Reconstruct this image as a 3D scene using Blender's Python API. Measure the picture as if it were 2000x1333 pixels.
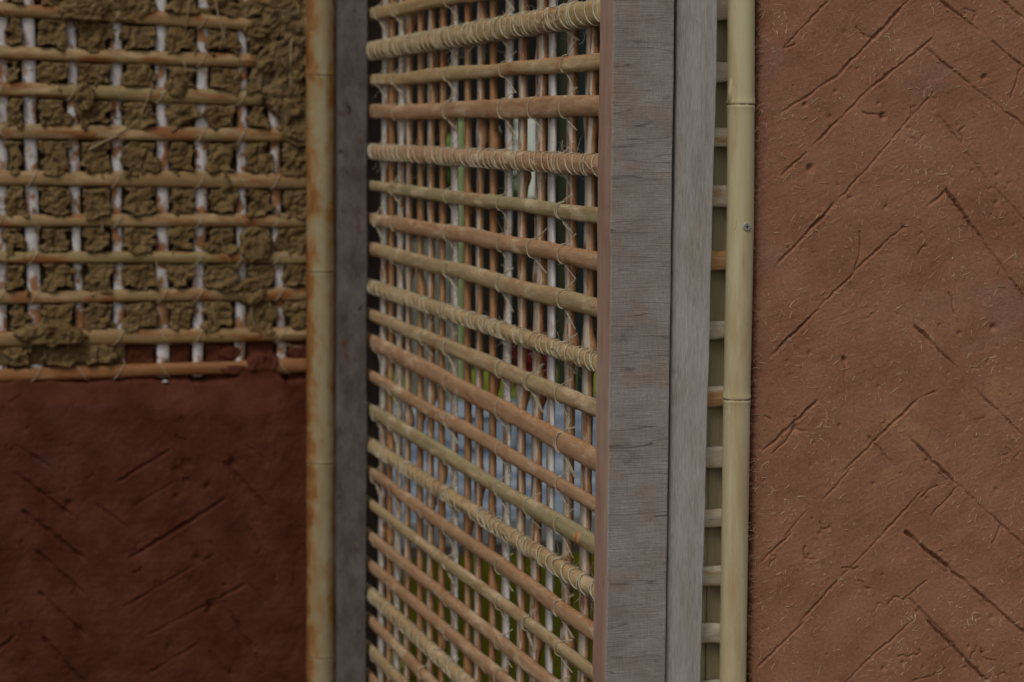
import bpy, math, random
import numpy as np
from mathutils import Vector, Matrix

for o in list(bpy.data.objects):
    bpy.data.objects.remove(o)
S = bpy.context.scene
COL = S.collection
rnd = random.Random(7)

# ------------------------------------------------------------------ camera
F = 4300.0                      # focal length in pixels of the 2000 px wide photograph
EYE = Vector((0, 0, 1.5))
_y, _p, _r = (math.radians(a) for a in (16.25, 5.4, 0.4))
fw = Vector((math.sin(_y)*math.cos(_p), math.cos(_y)*math.cos(_p), -math.sin(_p)))
rt0 = Vector((math.cos(_y), -math.sin(_y), 0))
up0 = rt0.cross(fw)
rt = rt0*math.cos(_r) + up0*math.sin(_r)
up = -rt0*math.sin(_r) + up0*math.cos(_r)
cam = bpy.data.objects.new('camera', bpy.data.cameras.new('camera'))
COL.objects.link(cam)
mw = Matrix.Identity(4)
for i in range(3):
    mw[i][0] = rt[i]; mw[i][1] = up[i]; mw[i][2] = -fw[i]; mw[i][3] = EYE[i]
cam.matrix_world = mw
cam.data.sensor_width = 36
cam.data.lens = 36*F/2000
cam.data.clip_start = 0.05
cam.data.clip_end = 600
cam.data.dof.use_dof = True
cam.data.dof.focus_distance = 1.86
cam.data.dof.aperture_fstop = 9.2
S.camera = cam

# ------------------------------------------------------------------ world, sun, exposure
SUN_EL, SUN_AZ = math.radians(50), math.radians(222)    # azimuth clockwise from +Y: behind the camera, a little left
w = bpy.data.worlds.new('World'); S.world = w; w.use_nodes = True
nt = w.node_tree
bg = nt.nodes['Background']
sky = nt.nodes.new('ShaderNodeTexSky'); sky.sky_type = 'NISHITA'; sky.sun_disc = False
sky.sun_elevation = SUN_EL; sky.sun_rotation = SUN_AZ
sky.dust_density = 4.0; sky.ozone_density = 1.0; sky.air_density = 1.0
hs = nt.nodes.new('ShaderNodeHueSaturation'); hs.inputs['Saturation'].default_value = 0.18
nt.links.new(sky.outputs[0], hs.inputs['Color']); nt.links.new(hs.outputs[0], bg.inputs[0])
bg.inputs[1].default_value = 0.12
sun = bpy.data.objects.new('sun', bpy.data.lights.new('sun', 'SUN')); COL.objects.link(sun)
sun.data.energy = 1.1; sun.data.angle = math.radians(14); sun.data.color = (1, .95, .88)
sd = Vector((math.sin(SUN_AZ)*math.cos(SUN_EL), math.cos(SUN_AZ)*math.cos(SUN_EL), math.sin(SUN_EL)))
sun.rotation_euler = sd.to_track_quat('Z', 'Y').to_euler()
S.view_settings.view_transform = 'Standard'; S.view_settings.look = 'None'
S.view_settings.gamma = 1; S.view_settings.exposure = -0.85
S.render.engine = 'CYCLES'
S.cycles.use_denoising = True
S.cycles.max_bounces = 6

def ray(px, py):
    return fw + rt*((px-1000)/F) - up*((py-666.5)/F)
def PY(px, py, y):      # photo pixel -> point of the plane y = const
    d = ray(px, py); return EYE + d*(y/d.y)
def PX(px, py, x):      # photo pixel -> point of the plane x = const
    d = ray(px, py); return EYE + d*(x/d.x)
def PZ(px, py, z):
    d = ray(px, py); return EYE + d*((z-EYE.z)/d.z)

def at_z(px0, px1, y, z):   # x on plane y of an upright line that passes photo columns px0 (top) and px1 (bottom)
    a = PY(px0, 0, y); b = PY(px1, 1333, y); t = (z-a.z)/(b.z-a.z); return a.x+(b.x-a.x)*t

# ------------------------------------------------------------------ noise
def _h(ix, iy, s):
    n = (ix.astype(np.int64)*374761393 + iy.astype(np.int64)*668265263 + s*974634777) & 0x7fffffff
    n = ((n ^ (n >> 13))*1274126177) & 0x7fffffff
    return ((n ^ (n >> 16)) & 0xffffff)/float(0xffffff)
def vn(x, y, s=0):
    ix = np.floor(x); iy = np.floor(y); fx = x-ix; fy = y-iy
    ux = fx*fx*fx*(fx*(fx*6-15)+10); uy = fy*fy*fy*(fy*(fy*6-15)+10)
    a = _h(ix, iy, s); b = _h(ix+1, iy, s); c = _h(ix, iy+1, s); d = _h(ix+1, iy+1, s)
    return ((a*(1-ux)+b*ux)*(1-uy) + (c*(1-ux)+d*ux)*uy)*2-1
def fbm(x, y, s=0, o=4, g=.5):
    t = np.zeros_like(x); a = 1.; n = 0
    for i in range(o):
        ca, sa = math.cos(i*1.1+.3), math.sin(i*1.1+.3)
        t += a*vn((x*ca-y*sa)*2**i+i*17.3, (x*sa+y*ca)*2**i-i*9.1, s+i); n += a; a *= g
    return t/n
def worley(x, y, s=0):
    ix = np.floor(x); iy = np.floor(y)
    f1 = np.full_like(x, 9.); f2 = np.full_like(x, 9.)
    for dx in (-1, 0, 1):
        for dy in (-1, 0, 1):
            cx = ix+dx; cy = iy+dy
            d = np.hypot(cx+_h(cx, cy, s)-x, cy+_h(cx, cy, s+7)-y)
            f2 = np.minimum(f2, np.maximum(f1, d)); f1 = np.minimum(f1, d)
    return f1, f2
def sst(a, b, v):
    t = np.clip((v-a)/(b-a), 0, 1); return t*t*(3-2*t)

# ------------------------------------------------------------------ materials
def node(nt, t, **kw):
    n = nt.nodes.new(t)
    for k, v in kw.items():
        setattr(n, k, v)
    return n
def coords(nt, scale, rand=True, src='Object'):
    tc = node(nt, 'ShaderNodeTexCoord')
    out = tc.outputs[src]
    if rand:
        oi = node(nt, 'ShaderNodeObjectInfo')
        mu = node(nt, 'ShaderNodeMath', operation='MULTIPLY'); mu.inputs[1].default_value = 37.0
        nt.links.new(oi.outputs['Random'], mu.inputs[0])
        ad = node(nt, 'ShaderNodeVectorMath', operation='ADD')
        nt.links.new(out, ad.inputs[0]); nt.links.new(mu.outputs[0], ad.inputs[1])
        out = ad.outputs[0]
    mp = node(nt, 'ShaderNodeMapping'); mp.inputs['Scale'].default_value = scale
    nt.links.new(out, mp.inputs['Vector'])
    return mp.outputs[0]
def noise(nt, scale, detail=4, rough=.55, dist=0, rand=True):
    n = node(nt, 'ShaderNodeTexNoise'); n.inputs['Scale'].default_value = 1
    n.inputs['Detail'].default_value = detail; n.inputs['Roughness'].default_value = rough
    n.inputs['Distortion'].default_value = dist
    nt.links.new(coords(nt, scale, rand), n.inputs['Vector'])
    return n.outputs['Fac']
def ramp(nt, fac, stops):
    r = node(nt, 'ShaderNodeValToRGB'); e = r.color_ramp.elements
    while len(e) < len(stops): e.new(.5)
    for k, (p, c) in enumerate(stops):
        e[k].position = p; e[k].color = (*c, 1) if len(c) == 3 else c
    nt.links.new(fac, r.inputs[0]); return r.outputs[0]
def mix(nt, fac, a, b, mode='MIX'):
    m = node(nt, 'ShaderNodeMix', data_type='RGBA', blend_type=mode)
    for sock, v in ((m.inputs['Factor'], fac), (m.inputs[6], a), (m.inputs[7], b)):
        if isinstance(v, (tuple, list)): sock.default_value = (*v, 1)
        elif isinstance(v, float): sock.default_value = v
        else: nt.links.new(v, sock)
    return m.outputs[2]
def rangef(nt, fac, lo, hi, a=0., b=1.):
    m = node(nt, 'ShaderNodeMapRange'); m.inputs['From Min'].default_value = lo; m.inputs['From Max'].default_value = hi
    m.inputs['To Min'].default_value = a; m.inputs['To Max'].default_value = b
    nt.links.new(fac, m.inputs['Value']); return m.outputs[0]
MATS = {}
def mat(name, base, s1, stains=(), grain=None, bump=None, rough=.8, spec=.3, tint=False, post=None):
    """base: ramp stops over a stretched noise of scale s1; stains: (colour, scale, lo, hi); grain: (scale, strength)"""
    m = bpy.data.materials.new(name); m.use_nodes = True; nt = m.node_tree
    b = nt.nodes['Principled BSDF']; b.inputs['Roughness'].default_value = rough
    b.inputs['Specular IOR Level'].default_value = spec
    c = ramp(nt, noise(nt, s1, 5), base)
    if tint:
        oi = node(nt, 'ShaderNodeObjectInfo')
        c = mix(nt, 1.0, c, oi.outputs['Color'], 'MULTIPLY')
    for (sc, ss, lo, hi) in stains:
        f = rangef(nt, noise(nt, ss, 6, .6, .4), lo, hi)
        c = mix(nt, f, c, sc)
    if grain:
        g = ramp(nt, noise(nt, grain[0], 5, .65), [(.3, (1-grain[1],)*3), (.7, (1+grain[1]*.6,)*3)])
        c = mix(nt, 1.0, c, g, 'MULTIPLY')
    if post: c = post(nt, c)
    nt.links.new(c, b.inputs['Base Color'])
    if bump:
        hgt = None
        for (bs, st, di) in bump:
            bn = node(nt, 'ShaderNodeBump'); bn.inputs['Strength'].default_value = st; bn.inputs['Distance'].default_value = di
            nt.links.new(noise(nt, bs, 6, .6), bn.inputs['Height'])
            if hgt is not None: nt.links.new(hgt, bn.inputs['Normal'])
            hgt = bn.outputs[0]
        nt.links.new(hgt, b.inputs['Normal'])
    MATS[name] = m; return m

g_ = lambda r, g, b: (r, g, b)
# split bamboo strips: horizontal ones run along Y in the lattice, along X in the walls
def strip_mat(name, ax, base, stain, lo=.56, hi=.66):
    st = {'x': (6, 160, 160), 'y': (160, 6, 160), 'z': (160, 160, 6)}[ax]
    ml = {'x': (14, 60, 60), 'y': (60, 14, 60), 'z': (60, 60, 14)}[ax]
    fi = {'x': (60, 1500, 1500), 'y': (1500, 60, 1500), 'z': (1500, 1500, 60)}[ax]
    pal = tuple(min(.8, v*1.35+.04) for v in base)
    return mat(name, [(.3, tuple(v*.8 for v in base)), (.5, base), (.75, tuple(min(1, v*1.15) for v in base))], ml,
               stains=[(pal, tuple(v*.9 for v in ml), .54, .66), (stain, ml, lo, hi)], grain=(fi, .26), bump=[(fi, .25, .0006), (st, .25, .001)], rough=.62, tint=True)
m_slat = strip_mat('split_bamboo', 'y', (.52, .385, .235), (.36, .17, .075), .52, .72)
m_lath = strip_mat('wall_lath', 'x', (.42, .285, .135), (.33, .13, .042), .49, .60)
m_lathend = strip_mat('pale_lath', 'x', (.70, .59, .43), (.60, .33, .14), .50, .62)
m_white = mat('pale_pith', [(.3, (.74, .69, .62)), (.6, (.86, .83, .79))], (90, 90, 8),
              stains=[((.40, .19, .08), (70, 70, 20), .53, .62), ((.16, .13, .12), (50, 50, 30), .66, .74)],
              grain=((1200, 1200, 50), .15), bump=[((1200, 1200, 50), .3, .0005)], rough=.75)
m_orange = mat('split_edge', [(.3, (.40, .175, .07)), (.5, (.56, .29, .13)), (.72, (.60, .44, .27))], (120, 120, 22),
               stains=[((.12, .045, .018), (180, 180, 60), .60, .74)],
               grain=((1500, 1500, 60), .25), bump=[((900, 900, 80), .5, .001)], rough=.8)
m_wallwhite = mat('whitened_upright', [(.3, (.74, .70, .69)), (.6, (.86, .83, .84))], (60, 60, 10),
                  stains=[((.42, .20, .09), (55, 55, 38), .49, .58), ((.22, .14, .06), (60, 60, 45), .58, .66)], rough=.8,
                  bump=[((700, 700, 60), .3, .0006)])
m_cord = mat('natural_cord', [(.35, (.46, .385, .25)), (.65, (.64, .57, .42))], (300, 300, 300), rough=.9,
             bump=[((2500, 2500, 2500), .4, .0003)])
m_fuzz = mat('loose_fibre', [(.3, (.45, .38, .27)), (.7, (.62, .56, .45))], (200, 200, 200), rough=.9)
m_straw = mat('straw', [(.3, (.34, .23, .11)), (.7, (.52, .41, .25))], (60, 60, 60), rough=.8)
m_strawred = mat('plaster_straw', [(.3, (.46, .23, .12)), (.5, (.56, .34, .19)), (.68, (.72, .56, .37))], (25, 25, 25), rough=.85)
m_mud = mat('straw_mud', [(.3, (.14, .082, .030)), (.55, (.225, .145, .060)), (.8, (.32, .22, .105))], (60, 60, 60),
            stains=[((.25, .185, .11), (25, 25, 25), .60, .75)],
            grain=((420, 420, 420), .35), bump=[((260, 260, 260), .4, .002), ((1300, 1300, 1300), .5, .001)], rough=.9)
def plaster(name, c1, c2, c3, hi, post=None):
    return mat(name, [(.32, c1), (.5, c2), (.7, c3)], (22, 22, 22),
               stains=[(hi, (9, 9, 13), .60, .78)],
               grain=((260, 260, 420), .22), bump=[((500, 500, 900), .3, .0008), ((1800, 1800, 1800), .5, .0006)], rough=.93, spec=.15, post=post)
WRX = at_z(1490, 1470, 1.795, 0)
def flecks(nt, c):
    for (sc, lo, hi, col, st) in (((330, 330, 1500), .61, .68, (.22, .085, .042), .8), ((1400, 1400, 420), .63, .70, (.52, .33, .20), .6), ((700, 700, 2200), .62, .68, (.50, .30, .17), .6)):
        f = rangef(nt, noise(nt, sc, 2, .5, .8, False), lo, hi, 0, st); c = mix(nt, f, c, col)
    tc = node(nt, 'ShaderNodeTexCoord'); o_ = PY(1480, 666, 1.795)
    for (px, py, r) in ((1735, 925, .014), (1795, 850, .022), (1945, 760, .018), (1690, 880, .012), (1755, 820, .02)):     # ochre straw-clay smears
        p = PY(px, py, 1.795); loc = (p.x-WRX, 0, p.z)
        d = node(nt, 'ShaderNodeVectorMath', operation='DISTANCE'); nt.links.new(tc.outputs['Object'], d.inputs[0]); d.inputs[1].default_value = loc
        m = node(nt, 'ShaderNodeMath', operation='MULTIPLY'); nt.links.new(noise(nt, (150, 150, 150), 5, .7, .3, False), m.inputs[0]); m.inputs[1].default_value = r*3.2
        a = node(nt, 'ShaderNodeMath', operation='ADD'); nt.links.new(d.outputs['Value'], a.inputs[0]); nt.links.new(m.outputs[0], a.inputs[1])
        c = mix(nt, rangef(nt, a.outputs[0], r*1.7, r*2.3, .55, 0), c, (.50, .28, .13))
    return c
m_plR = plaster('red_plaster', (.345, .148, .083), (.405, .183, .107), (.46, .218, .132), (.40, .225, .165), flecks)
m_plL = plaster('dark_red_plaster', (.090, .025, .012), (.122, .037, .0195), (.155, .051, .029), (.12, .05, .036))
# rough sawn grey timber, saw marks across the face
def sawn(nt, c):
    n = noise(nt, (5, 5, 75), 2, .5, .0, False)
    sb = node(nt, 'ShaderNodeMath', operation='SUBTRACT'); nt.links.new(n, sb.inputs[0]); sb.inputs[1].default_value = .5
    ab = node(nt, 'ShaderNodeMath', operation='ABSOLUTE'); nt.links.new(sb.outputs[0], ab.inputs[0])
    f = rangef(nt, ab.outputs[0], .0015, .010, 1., 0.)
    n2 = noise(nt, (16, 16, 90), 4, .6, .2, False)
    f2 = rangef(nt, n2, .42, .60)
    mm = node(nt, 'ShaderNodeMath', operation='MULTIPLY'); nt.links.new(f, mm.inputs[0]); nt.links.new(f2, mm.inputs[1])
    m3 = node(nt, 'ShaderNodeMath', operation='MULTIPLY'); nt.links.new(mm.outputs[0], m3.inputs[0]); m3.inputs[1].default_value = .8
    c = mix(nt, m3.outputs[0], c, (.10, .08, .072))
    c = mix(nt, 1.0, c, ramp(nt, noise(nt, (60, 60, 900), 3, .6, 0, False), [(.3, (.86, .85, .85)), (.7, (1.06, 1.06, 1.06))]), 'MULTIPLY')
    c = mix(nt, 1.0, c, ramp(nt, noise(nt, (900, 900, 50), 3, .6, 0, False), [(.3, (.88, .88, .89)), (.7, (1.06, 1.06, 1.06))]), 'MULTIPLY')
    c = mix(nt, rangef(nt, noise(nt, (28, 28, 45), 5, .65, .4, False), .50, .66, 0, .5), c, (.30, .26, .235))
    pale = rangef(nt, noise(nt, (70, 70, 30), 6, .75, .5, False), .60, .72, 0, .45)
    return mix(nt, pale, c, (.50, .47, .44))
m_sawn = mat('sawn_grey_timber', [(.3, (.33, .275, .23)), (.5, (.40, .35, .305)), (.72, (.465, .425, .385))], (22, 22, 34),
             stains=[((.36, .25, .175), (20, 20, 26), .54, .72), ((.22, .19, .17), (35, 35, 60), .62, .76)], grain=((700, 700, 420), .16),
             bump=[((30, 30, 800), .5, .0012), ((900, 900, 200), .4, .0008)], rough=.9, spec=.15, post=sawn)
m_grain = mat('grey_grained_timber', [(.3, (.42, .375, .335)), (.5, (.49, .45, .41)), (.7, (.56, .52, .485))], (50, 50, 7),
              stains=[((.45, .385, .315), (30, 30, 12), .52, .72), ((.30, .265, .235), (60, 60, 20), .64, .76)], grain=((900, 900, 90), .28),
              bump=[((1500, 1500, 24), .6, .0008)], rough=.9, spec=.15)
m_pink = mat('fresh_cut_timber', [(.3, (.36, .205, .145)), (.5, (.45, .275, .205)), (.72, (.50, .34, .265))], (60, 60, 9),
             stains=[((.27, .12, .065), (70, 70, 14), .60, .72)], grain=((1200, 1200, 30), .2),
             bump=[((1300, 1300, 30), .4, .0007)], rough=.85, spec=.2)
m_dark = mat('dark_weathered_timber', [(.3, (.11, .088, .078)), (.5, (.165, .138, .128)), (.72, (.22, .192, .182))], (45, 45, 25),
             stains=[((.13, .07, .045), (60, 60, 30), .62, .72), ((.05, .035, .032), (90, 90, 60), .62, .7)], grain=((600, 600, 120), .3),
             bump=[((800, 800, 120), .5, .001)], rough=.9, spec=.15)
m_brownback = mat('dark_brown_timber', [(.3, (.10, .072, .062)), (.7, (.17, .125, .108))], (50, 50, 20), grain=((500, 500, 90), .3), rough=.9)
m_bambooR = mat('pale_bamboo', [(.3, (.62, .52, .29)), (.5, (.67, .59, .36)), (.72, (.69, .63, .41))], (70, 70, 4),
                stains=[((.50, .33, .15), (45, 45, 5), .52, .74), ((.42, .33, .20), (240, 240, 60), .66, .72)], grain=((900, 900, 14), .05),
                bump=[((1200, 1200, 12), .10, .0005)], rough=.42, spec=.45)
def stained(nt, c):
    tc = node(nt, 'ShaderNodeTexCoord'); sp = node(nt, 'ShaderNodeSeparateXYZ'); nt.links.new(tc.outputs['Object'], sp.inputs[0])
    ab = node(nt, 'ShaderNodeMath', operation='ABSOLUTE')
    ad0 = node(nt, 'ShaderNodeMath', operation='SUBTRACT'); nt.links.new(sp.outputs[0], ad0.inputs[0]); ad0.inputs[1].default_value = -.0005
    nt.links.new(ad0.outputs[0], ab.inputs[0])
    k = node(nt, 'ShaderNodeMath', operation='MULTIPLY'); nt.links.new(ab.outputs[0], k.inputs[0]); k.inputs[1].default_value = 15
    ad = node(nt, 'ShaderNodeMath', operation='ADD'); nt.links.new(k.outputs[0], ad.inputs[0]); nt.links.new(noise(nt, (42, 42, 24), 6, .7, .5), ad.inputs[1])
    c = mix(nt, rangef(nt, ad.outputs[0], .54, .74), c, (.36, .185, .055))
    return mix(nt, rangef(nt, ad.outputs[0], .70, .90), c, (.22, .075, .022))
m_bambooL = mat('stained_bamboo', [(.3, (.37, .28, .145)), (.6, (.45, .37, .22))], (50, 50, 6), grain=((700, 700, 20), .12),
                rough=.55, spec=.3, post=stained)
m_olive = mat('olive_bamboo', [(.3, (.44, .36, .20)), (.7, (.56, .48, .29))], (80, 80, 8), grain=((900, 900, 30), .15), rough=.7)  # olive is the split uprights' own colour, with lengthwise grain
m_nodescar = mat('node_scar', [(.35, (.33, .20, .10)), (.6, (.50, .40, .22))], (300, 300, 300), rough=.8)
m_steel = mat('zinc_screw', [(.3, (.32, .31, .29)), (.7, (.42, .41, .39))], (900, 900, 900), rough=.45, spec=.6)
def flat(name, c, rough=.8, var=.25, sc=2.):
    return mat(name, [(.3, tuple(v*(1-var) for v in c)), (.7, tuple(v*(1+var) for v in c))], (sc,)*3, rough=rough, grain=((sc*9,)*3, var*.6))
m_earth = flat('packed_earth', (.032, .024, .016), .95, .35, 1.5)
m_grass = flat('lawn_green', (.24, .29, .03), .9, .35, 1.2)
m_tabletop = mat('blue_grey_sheet', [(.35, (.14, .20, .27)), (.5, (.21, .27, .34)), (.62, (.38, .44, .50))], (.9, 4.5, 1), rough=.5)
m_tableedge = flat('pale_table_edge', (.33, .36, .38), .5)
m_oliveplastic = flat('olive_plastic', (.50, .50, .045), .4, .2, 4)
m_darkmetal = flat('dark_metal', (.02, .02, .02), .5)
m_shed = flat('dark_boarding', (.009, .008, .006), .9, .4, 1.5)
m_greenpost = flat('dark_green_paint', (.028, .034, .011), .6)
m_tealpost = flat('dark_teal_paint', (.010, .020, .019), .6)
m_palewall = flat('white_limewash', (.84, .88, .86), .9, .04)
m_palegreen = flat('pale_green_board', (.30, .38, .16), .8, .15, 3)
m_greyboard = flat('grey_green_board', (.22, .23, .18), .85, .3, 3)
m_redplastic = flat('dark_red_plastic', (.11, .006, .010), .5)
m_blueplastic = flat('blue_plastic', (.01, .025, .16), .4)
m_leaf = flat('leafy_green', (.06, .12, .025), .8, .4, 5)
m_leaf2 = flat('bright_leafy_green', (.16, .30, .07), .8, .3, 5)
m_bark = flat('brown_bark', (.05, .035, .025), .9)
m_lightbox = flat('pale_blue_plastic', (.32, .38, .44), .5, .1)

# ------------------------------------------------------------------ mesh helpers
def tag(o, label=None, cat=None, group=None, kind=None):
    if label: o['label'] = label
    if cat: o['category'] = cat
    if group: o['group'] = group
    if kind: o['kind'] = kind
    return o
def thing(name, loc, label, cat, group=None):
    o = bpy.data.objects.new(name, None); COL.objects.link(o); o.location = loc; o.empty_display_size = .05
    return tag(o, label, cat, group)
def mk(name, verts, faces, mats, parent=None, smooth=True, fm=None, col=None, origin=None):
    """verts in world space; the object's origin is its parent's (or `origin`)."""
    off = Vector((0, 0, 0))
    p = parent
    while p is not None: off = off + p.location; p = p.parent
    if origin is not None: org = Vector(origin) - off
    else: org = Vector((0, 0, 0))
    V = np.asarray(verts, dtype=np.float32).reshape(-1, 3) - np.array(off + org, dtype=np.float32)
    me = bpy.data.meshes.new(name)
    if isinstance(faces, np.ndarray):
        n = len(faces)
        me.vertices.add(len(V)); me.vertices.foreach_set('co', V.ravel())
        me.loops.add(n*4); me.loops.foreach_set('vertex_index', faces.ravel().astype(np.int32))
        me.polygons.add(n); me.polygons.foreach_set('loop_start', np.arange(0, n*4, 4, dtype=np.int32))
        me.update(calc_edges=True); me.validate()
    else:
        me.from_pydata([tuple(v) for v in V], [], faces)
    for m in (mats if isinstance(mats, (list, tuple)) else [mats]): me.materials.append(m)
    if fm is not None: me.polygons.foreach_set('material_index', np.array(fm, dtype=np.int32))
    me.polygons.foreach_set('use_smooth', np.full(len(me.polygons), smooth))
    me.update()
    o = bpy.data.objects.new(name, me); COL.objects.link(o)
    if parent is not None: o.parent = parent
    o.location = org
    if col is not None: o.color = (*col, 1)
    return o
class MB:
    def __init__(s): s.v = []; s.f = []; s.m = []
    def add(s, vs, fs, mi=0):
        b = len(s.v); s.v += [tuple(v) for v in vs]
        for f in fs: s.f.append(tuple(i+b for i in f)); s.m.append(mi)
    def box(s, x0, x1, y0, y1, z0, z1, mi=0, bev=0):
        if bev <= 0:
            vs = [(x, y, z) for z in (z0, z1) for y in (y0, y1) for x in (x0, x1)]
            s.add(vs, [(0, 2, 3, 1), (4, 5, 7, 6), (0, 1, 5, 4), (2, 6, 7, 3), (0, 4, 6, 2), (1, 3, 7, 5)], mi); return
        rings = []
        for z, k in ((z0, bev), (z0+bev, 0), (z1-bev, 0), (z1, bev)):
            a, b_, c, d = x0+k, x1-k, y0+k, y1-k
            rings.append([(a+bev*(k == 0), c, z), (b_-bev*(k == 0), c, z), (b_, c+bev*(k == 0), z), (b_, d-bev*(k == 0), z),
                          (b_-bev*(k == 0), d, z), (a+bev*(k == 0), d, z), (a, d-bev*(k == 0), z), (a, c+bev*(k == 0), z)])
        vs = [p for r in rings for p in r]; fs = []
        for k in range(3):
            for i in range(8):
                fs.append((k*8+i, k*8+(i+1) % 8, k*8+8+(i+1) % 8, k*8+8+i))
        fs.append(tuple(range(7, -1, -1))); fs.append(tuple(range(24, 32)))
        s.add(vs, fs, mi)
    def tube(s, pts, r, n=6, mi=0, cap=True):
        pts = [Vector(p) for p in pts]; N = len(pts); rr = r if isinstance(r, (list, tuple)) else [r]*N
        ref = Vector((.31, .52, .79)); vs = []
        prev = None
        for i, p in enumerate(pts):
            t = (pts[min(i+1, N-1)]-pts[max(i-1, 0)])
            if t.length < 1e-9: t = Vector((0, 0, 1))
            t.normalize()
            a = (prev - t*prev.dot(t)) if prev is not None else ref.cross(t)
            if a.length < 1e-6: a = ref.cross(t)
            a.normalize(); prev = a; b = t.cross(a)
            for k in range(n):
                q = 2*math.pi*k/n; vs.append(p + (a*math.cos(q)+b*math.sin(q))*rr[i])
        fs = [(i*n+k, i*n+(k+1) % n, (i+1)*n+(k+1) % n, (i+1)*n+k) for i in range(N-1) for k in range(n)]
        if cap: fs += [tuple(range(n-1, -1, -1)), tuple(range((N-1)*n, N*n))]
        s.add(vs, fs, mi)
    def build(s, name, mats, parent=None, smooth=False, **k):
        return mk(name, s.v, s.f, mats, parent, smooth, fm=s.m, **k)
def grid_faces(nu, nv):
    a = (np.arange(nu-1)[:, None]*nv + np.arange(nv-1)[None, :]).ravel()
    return np.stack([a, a+nv, a+nv+1, a+1], axis=1)      # u = x to the right, v = z up, seen from -y
def knots(segs):            # [(a, b, step), ...] -> 1-D coordinates
    out = []
    for a, b, st in segs:
        n = max(1, int(round((b-a)/st))); out.append(np.linspace(a, b, n, endpoint=False))
    out.append(np.array([segs[-1][1]])); return np.concatenate(out)
def smooth1(n, seed, amp, period):
    x = np.arange(n)/period; return amp*fbm(x, x*0+seed*3.7, seed, 3)

def strip(name, p0, p1, out, width, thick, mat_, parent, n=50, seed=0, wob=.0012, nodes=(), col=None, endnotch=False, flatback=True, round_=1.0, wfun=None, edge=None):
    """A split bamboo strip from p0 to p1; convex face towards `out`, width along z (or x for upright ones)."""
    p0 = Vector(p0); p1 = Vector(p1); d = (p1-p0); L = d.length; t = d.normalized(); out = Vector(out)
    side = t.cross(out).normalized()
    K = 11; vs = []; rj = fbm(np.repeat(np.arange(n)[:, None]/9., K, 1), np.repeat(np.arange(K)[None, :]*.55+seed*1.3, n, 0), seed, 3)
    wz = smooth1(n, seed, wob, 14); wo = smooth1(n, seed+5, wob*.5, 14); ww = smooth1(n, seed+9, .16, 16)
    for i in range(n):
        u = i/(n-1); c = p0+d*u + side*wz[i] + out*wo[i]
        W = width*(1+ww[i]); T = thick
        if wfun: W *= wfun(u)
        for un in nodes:
            k = math.exp(-((u-un)*L/.004)**2); W *= 1+.17*k; T *= 1+.25*k
            k2 = math.exp(-((u-un)*L/.0012)**2); T *= 1-.13*k2
        for j in range(K):
            q = -math.pi/2 + math.pi*j/(K-1)
            vs.append(c + side*(W/2*math.sin(q)*(1+.05*rj[i, j])) + out*(T*max(0, math.cos(q))**round_*(1+.16*rj[i, j])))
        vs.append(c + side*(W*.46) - out*(thick*.25)); vs.append(c - side*(W*.46) - out*(thick*.25))
    M = K+2; fs = []
    for i in range(n-1):
        for j in range(M):
            fs.append((i*M+j, i*M+(j+1) % M, (i+1)*M+(j+1) % M, (i+1)*M+j))
    fs += [tuple(range(M-1, -1, -1)), tuple(range((n-1)*M, n*M))]
    fm = None
    if edge: fm = [1 if (f % M) in (0, 1) and edge[0] <= (f//M)/n <= edge[1] else 0 for f in range(M*(n-1))]+[0, 0]
    return mk(name, vs, fs, mat_, parent, True, fm=fm, col=col)

def plank(name, corners_front, depth, mat_, parent=None, n=80, seed=0, jit=.0006, origin=None):
    """corners_front: (top-left, top-right, bottom-left, bottom-right); face towards -y; worn, slightly wavy edges."""
    tl, tr, bl, br = (Vector(c) for c in corners_front)
    e = .0012; vs = []; M = 10
    jl = smooth1(n, seed, jit*2, 6)+smooth1(n, seed+3, jit, 1.5); jr = smooth1(n, seed+11, jit*2, 7)+smooth1(n, seed+13, jit, 1.5)
    for i in range(n):
        u = i/(n-1); a = tl.lerp(bl, u); b = tr.lerp(br, u)
        a = a+Vector((jl[i], 0, 0)); b = b+Vector((jr[i], 0, 0)); w_ = b.x-a.x; yf = a.y
        for (x, y) in ((a.x, yf+depth), (a.x, yf+e*1.6), (a.x+e*.3, yf+e*.5), (a.x+e, yf), (a.x+w_*.33, yf), (a.x+w_*.66, yf),
                       (b.x-e, yf), (b.x-e*.3, yf+e*.5), (b.x, yf+e*1.6), (b.x, yf+depth)):
            vs.append((x, y, a.z))
    fs = []
    for i in range(n-1):
        for j in range(M):
            fs.append(((i+1)*M+j, (i+1)*M+(j+1) % M, i*M+(j+1) % M, i*M+j))
    fs += [tuple(range(M)), tuple(range(n*M-1, (n-1)*M-1, -1))]
    # the side facing -x gets material 1 when given
    fm = None
    if isinstance(mat_, (list, tuple)):
        fm = []
        for i in range(n-1):
            for j in range(M): fm.append(1 if j in (0, 1) else 0)
        fm += [0, 0]
    o = mk(name, vs, fs, mat_, parent, False, fm=fm, origin=origin)
    return o

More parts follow.
